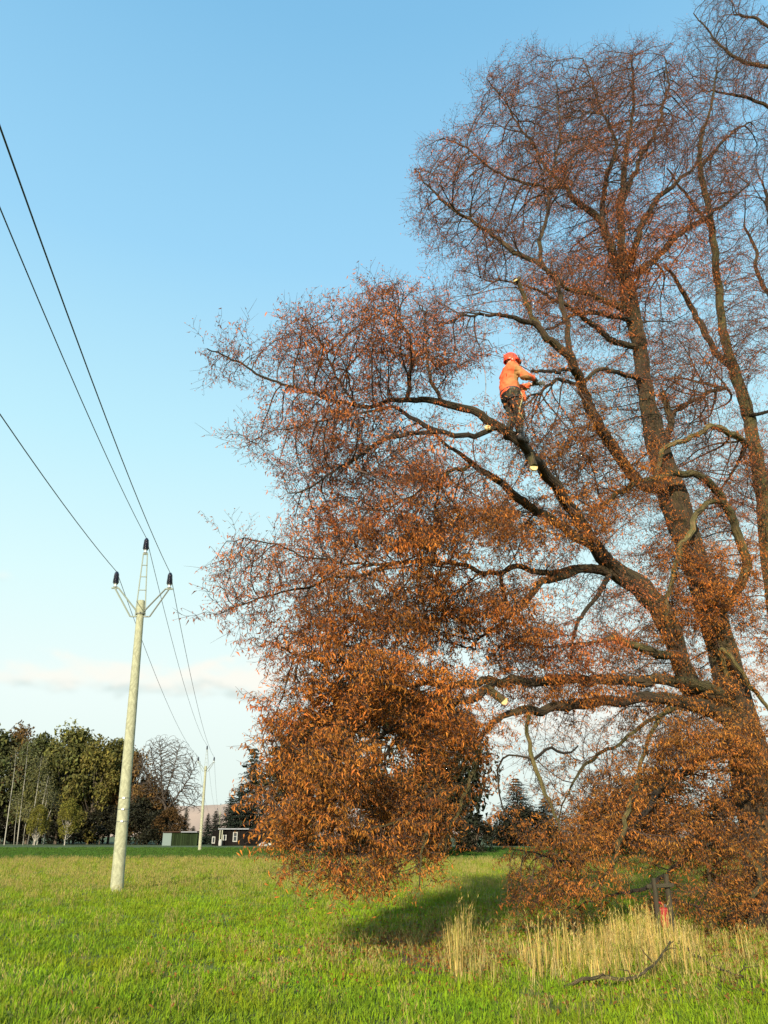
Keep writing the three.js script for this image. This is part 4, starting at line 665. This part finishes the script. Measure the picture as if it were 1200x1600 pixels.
{                                                                       // bare spreading tree
  const d = 163, X = (x, y, dd = 0) => at(x, y, d + dd), b0 = X(262, 1318); b0.y = 0;
  const o = thing('bare_tree', 'bare dark spreading tree between the near pole and the second pole', 'tree', b0), G = new Growth(0.4, 3.2, 0.4); G.tip = 0.024; G.base = 0.014; G.expo = 2.1;
  const limbs = [[[262, 1322, 0, 2.6], [261, 1290, 0, 2.3], [258, 1262, 0, 2], [254, 1235, 0, 1.5], [252, 1205, 0, 0.9], [250, 1165, 0, 0.5]], [[259, 1270, 0, 1.6], [272, 1250, 0, 1.3], [290, 1225, 0, 0.9], [303, 1200, 0, 0.5]], [[258, 1258, 0, 1.4], [240, 1235, 0, 1.1], [226, 1205, 0, 0.8], [218, 1185, 0, 0.4]], [[256, 1245, 0, 1.2], [268, 1215, -2, 1], [275, 1185, -3, 0.6], [280, 1165, -3, 0.4]], [[260, 1280, 0, 1.2], [278, 1270, 2, 0.9], [300, 1255, 3, 0.5], [312, 1245, 3, 0.3]], [[255, 1240, 0, 1.1], [243, 1205, 3, 0.8], [236, 1175, 4, 0.5]]];
  limbs.forEach((l, li) => { const P = l.map(([x, y, dd]) => X(x, y, dd)), Q = l.map(([x, y, dd, r]) => r * zc(x, y, d) / F); let st = -1; if (li) { let bd = 1e9; G.n.forEach((nd, i) => { const q = nd.p.distanceTo(P[0]); if (q < bd) { bd = q; st = i; } }); P[0] = G.n[st].p.clone(); } const ids = G.limb(P, Q, st, li, 0.15); const m = new MB(); m.tube(ids.map((i) => G.n[i].p.clone().sub(b0)), ids.map((i) => G.n[i].r), 7, () => [0.045, 0.033, 0.024]); part(li ? 'limb' : 'trunk', m.geo(), M.twig, o); });
  for (let k = 0; k < 6500; k++) { const a = rr(-1, 1), b = rr(-1, 1), c = rr(-1, 1); if (a * a + b * b + c * c > 1) continue; const p = X(260 + 53 * a, 1206 + 58 * b, 6 * c); G.att.push({ p }); }
  for (let k = 0; k < 260; k++) G.att.push({ p: X(rr(285, 318), rr(1225, 1270), rr(-4, 4)) });
  G.grow(120, () => [0, 0.25, 0], 0.07); const m = new MB(); for (const c of G.chains()) { const rad = c.map((i) => G.n[i].r); rad[0] = rad[1] ?? rad[0]; m.tube(c.map((i) => G.n[i].p.clone().sub(b0)), rad, 4, () => [0.05, 0.037, 0.026]); }
  const t = part('twigs', m.geo(), M.twig, o); t.userData.kind = 'stuff';
}
// conifers
const CON = [0, 1].map(() => {
  const b = new MB(), t = new MB(); t.tube([V(0, 0, 0), V(0, 0.5, 0), V(0, 1, 0)], [0.022, 0.014, 0.002], 6, () => [0.06, 0.045, 0.035]);
  const nW = 26, K = 3.4;
  for (let w = 0; w < nW; w++) {
    const y = 0.04 + 0.95 * (w / nW), R1 = Math.pow(1 - y, 0.9) * rr(0.7, 1.15) + 0.02;
    for (let k = 0; k < 11; k++) {
      const a = k * 0.571 + w * 1.1 + rr(-0.3, 0.3), L = R1 * rr(0.5, 1.25), dy = rr(-0.03, 0.03) * (1 - y), up = rr(0.05, 0.45);
      for (let j = 0; j < 7; j++) { const q = (j + 0.7) / 7, p = V(Math.cos(a) * L * q, (y + 0.015 + dy) * K - 0.5 * L * q + up * L * q * q * q + rr(-0.03, 0.03), Math.sin(a) * L * q), v = rr(0.6, 1.3); for (const s of [-1, 1]) { const aa = a + s * rr(0.25, 0.9); b.leaf(p, V(Math.cos(aa), rr(-0.55, 0.1), Math.sin(aa)).normalize(), V(rr(-0.3, 0.3), 1, rr(-0.3, 0.3)).normalize(), 0.24 * (0.25 + 0.75 * R1), 0.075 * (0.3 + 0.8 * R1), [v, v, v], 0.1, 0.25); } }
    }
  }
  const cg = b.geo(false); cg.scale(1, 1 / K, 1); cg.computeVertexNormals(); return { crown: cg, trunk: t.geo() };
});
function conifer(px, top, half, d, label, i, col = [0.016, 0.025, 0.014]) {
  const b = at(px, 1318, d), h = at(px, top, d).y, r = half * zc(px, 1250, d) / F, o = thing('spruce', label, 'conifer', [b.x, 0, b.z], 'dark conifers across the field');
  const tr = part('trunk', CON[i % 2].trunk, M.twig, o), cr = part('crown', CON[i % 2].crown, leafMat(col), o); tr.scale.set(h * 0.6, h, h * 0.6); cr.scale.set(r, h, r); o.rotation.y = i * 1.3;
}
[[389, 1166, 50, 166, 'tallest dark spruce behind the timber cabin'], [420, 1200, 42, 164, 'dark spruce right of the tallest spruce, touching the rust foliage'], [358, 1240, 36, 163, 'broad dark spruce left of the tallest spruce'], [334, 1266, 24, 168, 'small dark spruce behind the gap of the two sheds'], [322, 1270, 16, 172, 'tiny dark spruce just right of the second pole'], [287, 1262, 16, 160, 'narrow dark conifer right of the bare tree'], [372, 1222, 36, 161, 'dark spruce in front of the tallest spruce'], [812, 1214, 62, 150, 'dark conifer in the gap under the low limbs'], [856, 1246, 60, 152, 'lower dark conifer right beside the conifer in the gap'], [300, 1290, 16, 155, 'tiny dark conifer behind the green shed']]
  .forEach(([x, y, hw, d, l], i) => conifer(x, y, hw, d, l, i));

// ------------------------------------------------------------------ sheds across the field
function boxPart(name, w, h, dd, mat, parent, x, y, z, r = 0.02) { const m = part(name, new RoundedBoxGeometry(w, h, dd, 2, Math.min(r, w / 3, h / 3, dd / 3)), mat, parent); m.position.set(x, y, z); return m; }
{
  const std = (r, g, b, o = {}) => new THREE.MeshPhysicalMaterial({ color: lin(r, g, b), roughness: 0.95, specularIntensity: 0.15, ...o });
  const plank = canvasNoise(256, (u, v) => { const s = (u * 12) % 1, e = s < 0.06 ? 0.75 : 1, r = (205 + 35 * Math.sin(Math.floor(u * 12) * 5.3) + 70 * tileFbm(u, v, 40, 6, 4, 3)) * e; return [r, r, r]; });
  const green = std(0.022, 0.036, 0.014, { map: plank }), dark = std(0.012, 0.01, 0.009, { map: plank }), grey = std(0.14, 0.18, 0.17), roof = std(0.2, 0.21, 0.23, { roughness: 0.7 }), white = std(0.3, 0.3, 0.28), glass = new THREE.MeshPhysicalMaterial({ color: lin(0.03, 0.035, 0.04), roughness: 0.08 }), brownRoof = std(0.05, 0.03, 0.022);  // wall, panel and roof colours darkened to put the tree shade into them
  const S = (px, d) => at(px, 1318, d), u = zc(300, 1318, 148) / F;       // metres per photograph pixel there
  {
    const c = S(284, 148), o = thing('garden_shed', 'long low green shed with a pale end wall, left of the second pole', 'shed', [c.x, 0, c.z]), w = 54 * u, h = 19 * u;
    boxPart('wall', w - 14 * u, h, 3.2, green, o, 7 * u, h / 2, 0); boxPart('end_panel', 13.6 * u, h * 0.98, 3.1, grey, o, -w / 2 + 6.9 * u, h * 0.49, 0.1); boxPart('roof', w * 0.99, 0.16, 3.9, brownRoof, o, 0, h + 0.09, 0).rotation.z = 0.012;
    boxPart('roof_edge', 25 * u, 0.17, 0.1, roof, o, 14 * u, h + 0.06, 2.05); for (const x of [-4, 6, 17]) boxPart('door', 6 * u, h * 0.84, 0.08, green, o, x * u, h * 0.42, 1.64);
  }
  {
    const c = S(378, 147), o = thing('timber_cabin', 'timber cabin, coloured dark for tree shade, with a white framed window and pale flat roof edge', 'cabin', [c.x, 0, c.z]), w = 76 * u, h = 22 * u;
    boxPart('wall', w, h, 4.6, dark, o, 0, h / 2, 0); boxPart('roof', w * 0.62, 0.2, 5.6, roof, o, -10 * u, h + 0.14, 0.1).rotation.x = -0.02; boxPart('roof', w * 0.36, 0.18, 5.2, brownRoof, o, 26 * u, h + 0.1, 0);
    const win = (x, y, ww, hh, mull) => { const f = new THREE.Group(); f.name = 'window'; f.position.set(x * u, y * u, 2.33); o.add(f); const t = 1.4 * u; for (const s of [-1, 1]) { boxPart('frame', t, hh * u, 0.09, white, f, s * (ww * u - t) / 2, 0, 0); boxPart('frame', (ww * u - 2 * t), t, 0.09, white, f, 0, s * (hh * u - t) / 2, 0); } if (mull) boxPart('mullion', (ww * u - 2 * t), 0.7 * u, 0.07, white, f, 0, 0.5 * u, 0); boxPart('pane', ww * u - 2 * t, hh * u - 2 * t, 0.02, glass, f, 0, 0, -0.02); };
    win(-7.5, 12.5, 7, 14, true); win(-23.5, 11.5, 5.5, 8, false);
    for (const x of [-28.5, -32]) boxPart('porch_post', 0.16, h, 0.16, std(0.3, 0.3, 0.22), o, x * u + 0.3, h / 2, 3.4); boxPart('porch_wall', 10 * u, h * 0.95, 2.6, dark, o, -40 * u, h * 0.47, -0.4); win(-42.5, 8, 5.5, 10, false); o.children[o.children.length - 1].position.z = 1.02; win(-38, 8, 3.5, 10, false); o.children[o.children.length - 1].position.z = 1.02;
  }
  { const c = S(344, 142), o = thing('white_barrel', 'small white barrel standing before the timber cabin', 'barrel', [c.x, 0, c.z]); part('body', new THREE.LatheGeometry([[0, 0], [0.26, 0], [0.29, 0.1], [0.3, 0.45], [0.28, 0.85], [0.2, 0.95], [0, 0.95]].map(([x, y]) => new THREE.Vector2(x, y)), 16), white, o); part('lid', new THREE.CylinderGeometry(0.2, 0.22, 0.1, 16), white, o).position.y = 0.99; }
  { const c = S(413, 140), o = thing('covered_pile', 'low white tarpaulin covered pile right of the timber cabin', 'pile', [c.x, 0, c.z]); const g = new THREE.SphereGeometry(1, 20, 10, 0, 6.283, 0, 1.57); const p = g.attributes.position; for (let i = 0; i < p.count; i++) { const k = 1 + 0.25 * N(p.getX(i) * 2.2, p.getY(i) * 2, p.getZ(i) * 2); p.setXYZ(i, p.getX(i) * 0.9 * k, p.getY(i) * 0.65 * k, p.getZ(i) * 0.9 * k); } g.computeVertexNormals(); part('tarpaulin', g, white, o); const bd = part('bale', new RoundedBoxGeometry(0.5, 0.5, 0.5, 2, 0.05), std(0.4, 0.38, 0.33), o); bd.position.set(0.95, 0.25, 0.3); }
  { const c = at(850, 1300, 190), o = thing('distant_house', 'distant house with grey roof just visible under the low limbs', 'house', [c.x, 0, c.z]); const k = zc(850, 1300, 190) / F; boxPart('wall', 42 * k, 24 * k, 7, std(0.3, 0.27, 0.22), o, 0, 12 * k, 0); const sh = new THREE.Shape([new THREE.Vector2(-4.4, 0), new THREE.Vector2(4.4, 0), new THREE.Vector2(0, 14 * k)]); const rg = new THREE.ExtrudeGeometry(sh, { depth: 46 * k, bevelEnabled: false }); rg.rotateY(Math.PI / 2); const rf = part('roof', rg, std(0.36, 0.35, 0.36), o); rf.position.set(-23 * k, 24 * k, 0); for (const x of [-11, 0, 11]) { boxPart('window', 5 * k, 7 * k, 0.08, white, o, x * k, 12 * k, 3.52); } }
}

// ------------------------------------------------------------------ wooden stand with a red container by the trunk
{
  const d = 13.7, base = at(1038, 1450, d); base.y = 0; const u = zc(1038, 1430, d) / F, o = thing('wooden_stand', 'rough wooden stand of two posts coloured dark for shade and a crossbar behind the tall grass', 'stand', base);
  const wd = new THREE.MeshStandardMaterial({ color: lin(0.06, 0.05, 0.03), roughness: 0.9, map: barkMap, bumpMap: barkBump, bumpScale: 0.01 });  // wood colour darkened to carry the shade under the tree
  const hTop = at(1028, 1366, d).y; const post = (x, z, h, r) => { const g = new THREE.CylinderGeometry(r * 0.85, r, h, 10, 6), p = g.attributes.position; for (let i = 0; i < p.count; i++) p.setX(i, p.getX(i) + 0.02 * N(p.getY(i) * 2, x * 9)); g.computeVertexNormals(); const m = part('post', g, wd, o); m.position.set(x, h / 2 - 0.05, z); return m; };
  post(-11 * u, 0.1, hTop, 0.04); post(14 * u, -0.05, hTop * 1.05, 0.045); boxPart('crossbar', 0.44, 0.06, 0.05, wd, o, 1 * u, at(1038, 1384, d).y, 0.02).rotation.z = 0.05;
  const r = thing('red_canister', 'red plastic canister hung between the posts of the wooden stand', 'canister', [base.x + 1.5 * u, 0.2, base.z - 0.1]); const red = new THREE.MeshPhysicalMaterial({ color: lin(0.22, 0.012, 0.01), roughness: 0.4 });
  boxPart('body', 0.2, 0.3, 0.15, red, r, 0, 0.2, 0, 0.035); const hd = part('handle', new THREE.TorusGeometry(0.07, 0.018, 8, 16, Math.PI), red, r); hd.position.set(-0.02, 0.345, 0); const cap = part('cap', new THREE.CylinderGeometry(0.03, 0.03, 0.05, 14), new THREE.MeshStandardMaterial({ color: lin(0.03, 0.03, 0.03), roughness: 0.6 }), r); cap.position.set(0.07, 0.368, 0);
}

// ------------------------------------------------------------------ the tree worker
function surfaceNet(field, min, max, cell) {                            // smooth mesh of field(p) = 0 (negative inside)
  const nx = Math.ceil((max[0] - min[0]) / cell) + 1, ny = Math.ceil((max[1] - min[1]) / cell) + 1, nz = Math.ceil((max[2] - min[2]) / cell) + 1, f = new Float32Array(nx * ny * nz), id = (i, j, k) => (k * ny + j) * nx + i;
  for (let k = 0; k < nz; k++) for (let j = 0; j < ny; j++) for (let i = 0; i < nx; i++) f[id(i, j, k)] = field(min[0] + i * cell, min[1] + j * cell, min[2] + k * cell);
  const vi = new Int32Array(nx * ny * nz).fill(-1), pos = [], idx = [];
  for (let k = 0; k < nz - 1; k++) for (let j = 0; j < ny - 1; j++) for (let i = 0; i < nx - 1; i++) {
    let n = 0, sx = 0, sy = 0, sz = 0;
    for (let e = 0; e < 12; e++) {
      const ax = e >> 2, b = e & 3, o = [0, 0, 0]; o[(ax + 1) % 3] = b & 1; o[(ax + 2) % 3] = b >> 1; const p = o.slice(); p[ax] = 1;
      const a0 = f[id(i + o[0], j + o[1], k + o[2])], a1 = f[id(i + p[0], j + p[1], k + p[2])]; if ((a0 < 0) === (a1 < 0)) continue;
      const t = a0 / (a0 - a1); sx += o[0] + (ax === 0 ? t : 0); sy += o[1] + (ax === 1 ? t : 0); sz += o[2] + (ax === 2 ? t : 0); n++;
    }
    if (n) { vi[id(i, j, k)] = pos.length / 3; pos.push(min[0] + (i + sx / n) * cell, min[1] + (j + sy / n) * cell, min[2] + (k + sz / n) * cell); }
  }
  const quad = (a, b, c, d, flip) => { if (a < 0 || b < 0 || c < 0 || d < 0) return; if (flip) idx.push(a, c, b, a, d, c); else idx.push(a, b, c, a, c, d); };
  for (let k = 1; k < nz - 1; k++) for (let j = 1; j < ny - 1; j++) for (let i = 1; i < nx - 1; i++) {
    const a = f[id(i, j, k)] < 0;
    if (a !== f[id(i + 1, j, k)] < 0) quad(vi[id(i, j - 1, k - 1)], vi[id(i, j, k - 1)], vi[id(i, j, k)], vi[id(i, j - 1, k)], !a);
    if (a !== f[id(i, j + 1, k)] < 0) quad(vi[id(i - 1, j, k - 1)], vi[id(i - 1, j, k)], vi[id(i, j, k)], vi[id(i, j, k - 1)], !a);
    if (a !== f[id(i, j, k + 1)] < 0) quad(vi[id(i - 1, j - 1, k)], vi[id(i, j - 1, k)], vi[id(i, j, k)], vi[id(i - 1, j, k)], !a);
  }
  const g = new THREE.BufferGeometry(); g.setAttribute('position', new THREE.Float32BufferAttribute(pos, 3)); g.setIndex(idx); g.computeVertexNormals(); return g;
}
const capsule = (a, b, ra, rb) => (x, y, z) => { const bx = b[0] - a[0], by = b[1] - a[1], bz = b[2] - a[2], px = x - a[0], py = y - a[1], pz = z - a[2], h = clamp((px * bx + py * by + pz * bz) / (bx * bx + by * by + bz * bz)); return Math.hypot(px - bx * h, py - by * h, pz - bz * h) - lerp(ra, rb, h); };
const smin = (a, b, k) => { const h = Math.max(k - Math.abs(a - b), 0) / k; return Math.min(a, b) - h * h * k * 0.25; };
const blend = (list, k) => (x, y, z) => { let d = 1e9; for (const f of list) d = smin(d, f(x, y, z), k); return d; };
{
  // local frame: +x the way the worker faces, +z his right side (towards the camera), y up; feet at 0
  const J = { pel: [0, 0.95, 0], waist: [-0.02, 1.08, 0], chest: [-0.01, 1.28, 0], neck: [0.03, 1.47, 0], head: [0.07, 1.6, 0], hipR: [0.01, 0.92, 0.09], hipL: [-0.01, 0.92, -0.09], kneeR: [0.1, 0.5, 0.11], kneeL: [0.08, 0.56, -0.13], ankR: [0.07, 0.09, 0.1], ankL: [-0.08, 0.2, -0.1], shR: [0.0, 1.4, 0.18], shL: [0.03, 1.4, -0.17], elR: [0.2, 1.2, 0.23], elL: [0.24, 1.19, -0.2], wrR: [0.42, 1.245, 0.13], wrL: [0.46, 1.25, -0.05] };
  const torso = [capsule([0, 0.93, 0.07], [0, 0.93, -0.07], 0.125, 0.125), capsule(J.pel, J.waist, 0.14, 0.125), capsule([-0.01, 1.1, 0.04], [-0.01, 1.32, 0.08], 0.12, 0.115), capsule([-0.01, 1.1, -0.04], [0, 1.32, -0.08], 0.12, 0.115), capsule([0, 1.38, 0.13], [0.01, 1.38, -0.13], 0.085, 0.085), capsule(J.chest, J.neck, 0.1, 0.06)];
  const armR = [capsule(J.shR, J.elR, 0.062, 0.046), capsule(J.elR, J.wrR, 0.047, 0.03)], armL = [capsule(J.shL, J.elL, 0.062, 0.046), capsule(J.elL, J.wrL, 0.047, 0.03)];
  const legs = [capsule(J.hipR, J.kneeR, 0.1, 0.064), capsule(J.kneeR, J.ankR, 0.064, 0.042), capsule(J.hipL, J.kneeL, 0.1, 0.064), capsule(J.kneeL, J.ankL, 0.064, 0.042)];
  const head = [capsule([0.06, 1.64, 0], [0.075, 1.6, 0], 0.092, 0.082), capsule([0.09, 1.55, 0], [0.1, 1.53, 0], 0.06, 0.05), capsule(J.neck, [0.05, 1.56, 0], 0.062, 0.06), capsule([0.155, 1.61, 0], [0.175, 1.585, 0], 0.014, 0.018), capsule([0.145, 1.545, 0.016], [0.145, 1.545, -0.016], 0.02, 0.02), capsule([0.06, 1.62, 0.088], [0.055, 1.585, 0.086], 0.018, 0.014), capsule([0.06, 1.62, -0.088], [0.055, 1.585, -0.086], 0.018, 0.014)];
  const feet = [capsule(J.ankR, [0.15, 0.02, 0.11], 0.05, 0.036), capsule(J.ankL, [0.02, 0.15, -0.11], 0.05, 0.04)];
  // hands close round the horizontal branch, which runs along x at the worker's chest
  const hand = (w, cx, cy, czz, side) => { const L = []; L.push(capsule(w, [cx, cy + 0.035, czz + side * 0.02], 0.03, 0.034), capsule([cx - 0.03, cy + 0.04, czz + side * 0.012], [cx + 0.035, cy + 0.042, czz + side * 0.012], 0.022, 0.022)); const len = [0.9, 1, 1, 0.8]; for (let f = 0; f < 4; f++) { const x = cx - 0.034 + f * 0.023, l = len[f]; L.push(capsule([x, cy + 0.045, czz], [x + 0.003, cy + 0.03, czz - side * 0.048 * l], 0.0095, 0.009), capsule([x + 0.003, cy + 0.03, czz - side * 0.048 * l], [x + 0.004, cy - 0.012 * l, czz - side * 0.052 * l], 0.009, 0.0085), capsule([x + 0.004, cy - 0.012 * l, czz - side * 0.052 * l], [x + 0.003, cy - 0.04, czz - side * 0.025], 0.0085, 0.008)); } L.push(capsule([cx - 0.035, cy + 0.035, czz + side * 0.028], [cx - 0.01, cy - 0.005, czz + side * 0.048], 0.012, 0.011), capsule([cx - 0.01, cy - 0.005, czz + side * 0.048], [cx + 0.012, cy - 0.035, czz + side * 0.03], 0.011, 0.0095)); return L; };
  const hx = 0.5, hy = 1.225, hR = hand(J.wrR, hx - 0.03, hy, 0.035, 1), hL = hand(J.wrL, hx + 0.1, hy, -0.0, -1);
  const body = blend([...torso, ...armR, ...armL, ...legs, ...head, ...feet], 0.05), hands = blend([...hR, ...hL], 0.008);
  const base = at(803, 692, 11.4); const o = thing('person', 'worker in orange jacket and helmet standing on a limb high in the huge tree', 'person', base);
  o.rotation.y = 0.22; o.scale.setScalar(0.985);
  const skin = new THREE.MeshPhysicalMaterial({ color: lin(0.5, 0.29, 0.2), roughness: 0.55 }), shirtM = new THREE.MeshStandardMaterial({ vertexColors: true, roughness: 0.85 }), gloveM = new THREE.MeshStandardMaterial({ color: lin(0.08, 0.075, 0.06), roughness: 0.9 }), blackM = new THREE.MeshStandardMaterial({ color: lin(0.02, 0.02, 0.022), roughness: 0.6 }), helmM = new THREE.MeshPhysicalMaterial({ color: lin(0.85, 0.07, 0.02), roughness: 0.3, clearcoat: 0.5 }), strapM = new THREE.MeshStandardMaterial({ color: lin(0.3, 0.25, 0.08), roughness: 0.8 });
  const bg = surfaceNet((x, y, z) => Math.min(body(x, y, z)), [-0.3, -0.05, -0.4], [0.62, 1.8, 0.42], 0.014); part('body', bg, skin, o);
  const folds = (x, y, z, a) => a * fbm(x * 9, y * 14, z * 9, 3);
  const shirtF = blend([...torso.slice(1), ...armR, ...armL, capsule([0, 0.96, 0.06], [0, 0.96, -0.06], 0.128, 0.128)], 0.06);
  const shirt = surfaceNet((x, y, z) => Math.max(shirtF(x, y, z) - 0.02 - folds(x, y, z, 0.034), 0.9 - y + 0.02 * Math.sin(z * 20), (x - 0.41) * 1.0 > 0 ? x - 0.41 : -1, y > 1.4 ? Math.hypot(x - 0.03, z) < 0.075 ? y - 1.5 : y - 1.52 : -1), [-0.3, 0.82, -0.42], [0.56, 1.58, 0.44], 0.013);
  paint(shirt, (x, y, z) => { const arm = Math.abs(z) > 0.15 && x > 0.0 && y < 1.37 && y > 1.12; const k = 1 + 0.25 * N(x * 9, y * 9, z * 9); const panel = (arm && x < 0.1 && z > 0) || (y < 1.18 && y > 1.02 && x > 0.06 && Math.abs(z) > 0.06); return panel ? [0.3 * k, 0.15 * k, 0.05 * k] : [0.78, 0.125 * k, 0.04 * k]; });
  part('jacket', shirt, shirtM, o);
  const trF = blend([torso[0], ...legs, torso[1]], 0.05);
  const tr = surfaceNet((x, y, z) => Math.max(trF(x, y, z) - 0.014 - folds(x, y, z, 0.03), y - 1.0, 0.1 - y), [-0.32, 0.05, -0.32], [0.34, 1.05, 0.32], 0.013);
  paint(tr, (x, y, z) => { const n = fbm(x * 10, y * 10, z * 10 + 3, 3), m = fbm(x * 14 + 7, y * 12, z * 14, 3); return m > 0.22 ? [0.12, 0.1, 0.045] : n > 0.08 ? [0.035, 0.03, 0.014] : [0.014, 0.011, 0.009]; });
  part('trousers', tr, shirtM, o);
  const boots = surfaceNet(blend([capsule([0.08, 0.2, 0.105], [0.075, 0.07, 0.1], 0.062, 0.056), capsule([0.075, 0.06, 0.1], [0.19, 0.0, 0.115], 0.055, 0.044), capsule([-0.06, 0.31, -0.11], [-0.075, 0.17, -0.1], 0.062, 0.056), capsule([-0.075, 0.16, -0.1], [0.05, 0.145, -0.11], 0.055, 0.046)], 0.04), [-0.25, -0.08, -0.25], [0.32, 0.36, 0.25], 0.011); part('boots', boots, blackM, o);
  part('gloves', surfaceNet(hands, [0.34, 1.08, -0.18], [0.74, 1.36, 0.2], 0.0045), gloveM, o);
  // helmet with brim, ear defenders and a raised visor
  const dome = new THREE.LatheGeometry([[0, 0.135], [0.03, 0.133], [0.07, 0.118], [0.1, 0.085], [0.118, 0.035], [0.124, -0.02], [0.128, -0.035], [0.12, -0.04], [0.112, -0.02]].map(([x, y]) => new THREE.Vector2(x, y)), 32); const he = part('helmet', dome, helmM, o); he.position.set(0.058, 1.655, 0); he.scale.set(1.12, 1, 0.98); he.rotation.z = 0.06;
  const rid = part('helmet_ridge', new THREE.TorusGeometry(0.118, 0.014, 8, 24, 2.4), helmM, he); rid.rotation.z = 0.37; rid.position.y = 0.012; const brim = part('brim', new THREE.CylinderGeometry(0.132, 0.136, 0.01, 28, 1, false, 0.3, 2.5), helmM, he); brim.position.set(0.03, -0.035, 0); 
  for (const s of [-1, 1]) { const cup = part('ear_defender', new THREE.SphereGeometry(0.052, 18, 12), helmM, o); cup.scale.set(0.85, 1.1, 0.55); cup.position.set(0.05, 1.6, s * 0.112); const a = part('ear_arm', new THREE.CapsuleGeometry(0.008, 0.09, 4, 8), blackM, o); a.position.set(0.06, 1.655, s * 0.125); }
  const vis = part('visor', new THREE.CylinderGeometry(0.135, 0.14, 0.13, 24, 1, true, 0.55, 2.04), new THREE.MeshStandardMaterial({ color: lin(0.02, 0.02, 0.02), roughness: 0.5, side: THREE.DoubleSide }), o); vis.position.set(0.09, 1.63, 0); vis.rotation.z = 0.25; const vf = part('visor_edge', new THREE.TorusGeometry(0.14, 0.008, 6, 24, 2.1), helmM, o); vf.rotation.set(Math.PI / 2, 0.25, -1.05, 'YXZ'); vf.position.set(0.07, 1.68, 0);
  for (const s of [-1, 1]) { const e = part('eye', new THREE.SphereGeometry(0.011, 10, 8), blackM, o); e.position.set(0.15, 1.615, s * 0.03); }
  // climbing harness
  const belt = part('harness', new THREE.TorusGeometry(0.162, 0.02, 8, 32), blackM, o); belt.rotation.x = Math.PI / 2; belt.scale.set(0.98, 1.2, 1.4); belt.position.set(0, 0.97, 0);
  for (const s of [-1, 1]) { const l = part('leg_strap', new THREE.TorusGeometry(0.118, 0.012, 8, 24), blackM, o); l.rotation.set(Math.PI / 2 - 0.1, 0, 0); l.position.set(0.03, 0.78, s * 0.1); }
  const rp = new MB(); rp.tube(new THREE.CatmullRomCurve3([V(0.12, 0.95, 0.14), V(0.13, 0.8, 0.2), V(0.08, 0.62, 0.21), V(0.05, 0.5, 0.2), V(0.1, 0.42, 0.19), V(0.14, 0.36, 0.15)]).getPoints(20), Array(21).fill(0.011), 8, () => [1, 1, 1]); part('rope_tail', rp.geo(), new THREE.MeshStandardMaterial({ color: lin(0.32, 0.28, 0.14), roughness: 0.9 }), o);
  const pou = part('tool_pouch', new RoundedBoxGeometry(0.11, 0.2, 0.09, 3, 0.03), new THREE.MeshStandardMaterial({ color: lin(0.75, 0.12, 0.03), roughness: 0.7 }), o); pou.position.set(0.19, 0.9, 0.07); pou.rotation.z = 0.15;
}
function paint(g, fn) { const p = g.attributes.position, c = []; for (let i = 0; i < p.count; i++) c.push(...fn(p.getX(i), p.getY(i), p.getZ(i))); g.setAttribute('color', new THREE.Float32BufferAttribute(c, 3)); }
{                                                                       // climbing rope hanging beside the worker
  const a = at(757, 492, 11.9), c = at(757, 668, 11.3), m = new MB(); const pts = []; for (let k = 0; k <= 24; k++) { const p = a.clone().lerp(c, k / 24); p.x += 0.02 * Math.sin(k * 0.5); p.z -= 0.03 * Math.sin(k * 0.3); pts.push(p); }
  m.tube(pts, pts.map(() => 0.0075), 6, () => [1, 1, 1]); const r = part('climbing_rope', m.geo(), new THREE.MeshStandardMaterial({ color: lin(0.22, 0.24, 0.28), roughness: 0.9 }), scene); r.userData = { label: 'thin grey climbing rope hanging from a branch left of the worker', category: 'rope' };
}
renderer.render(scene, camera);
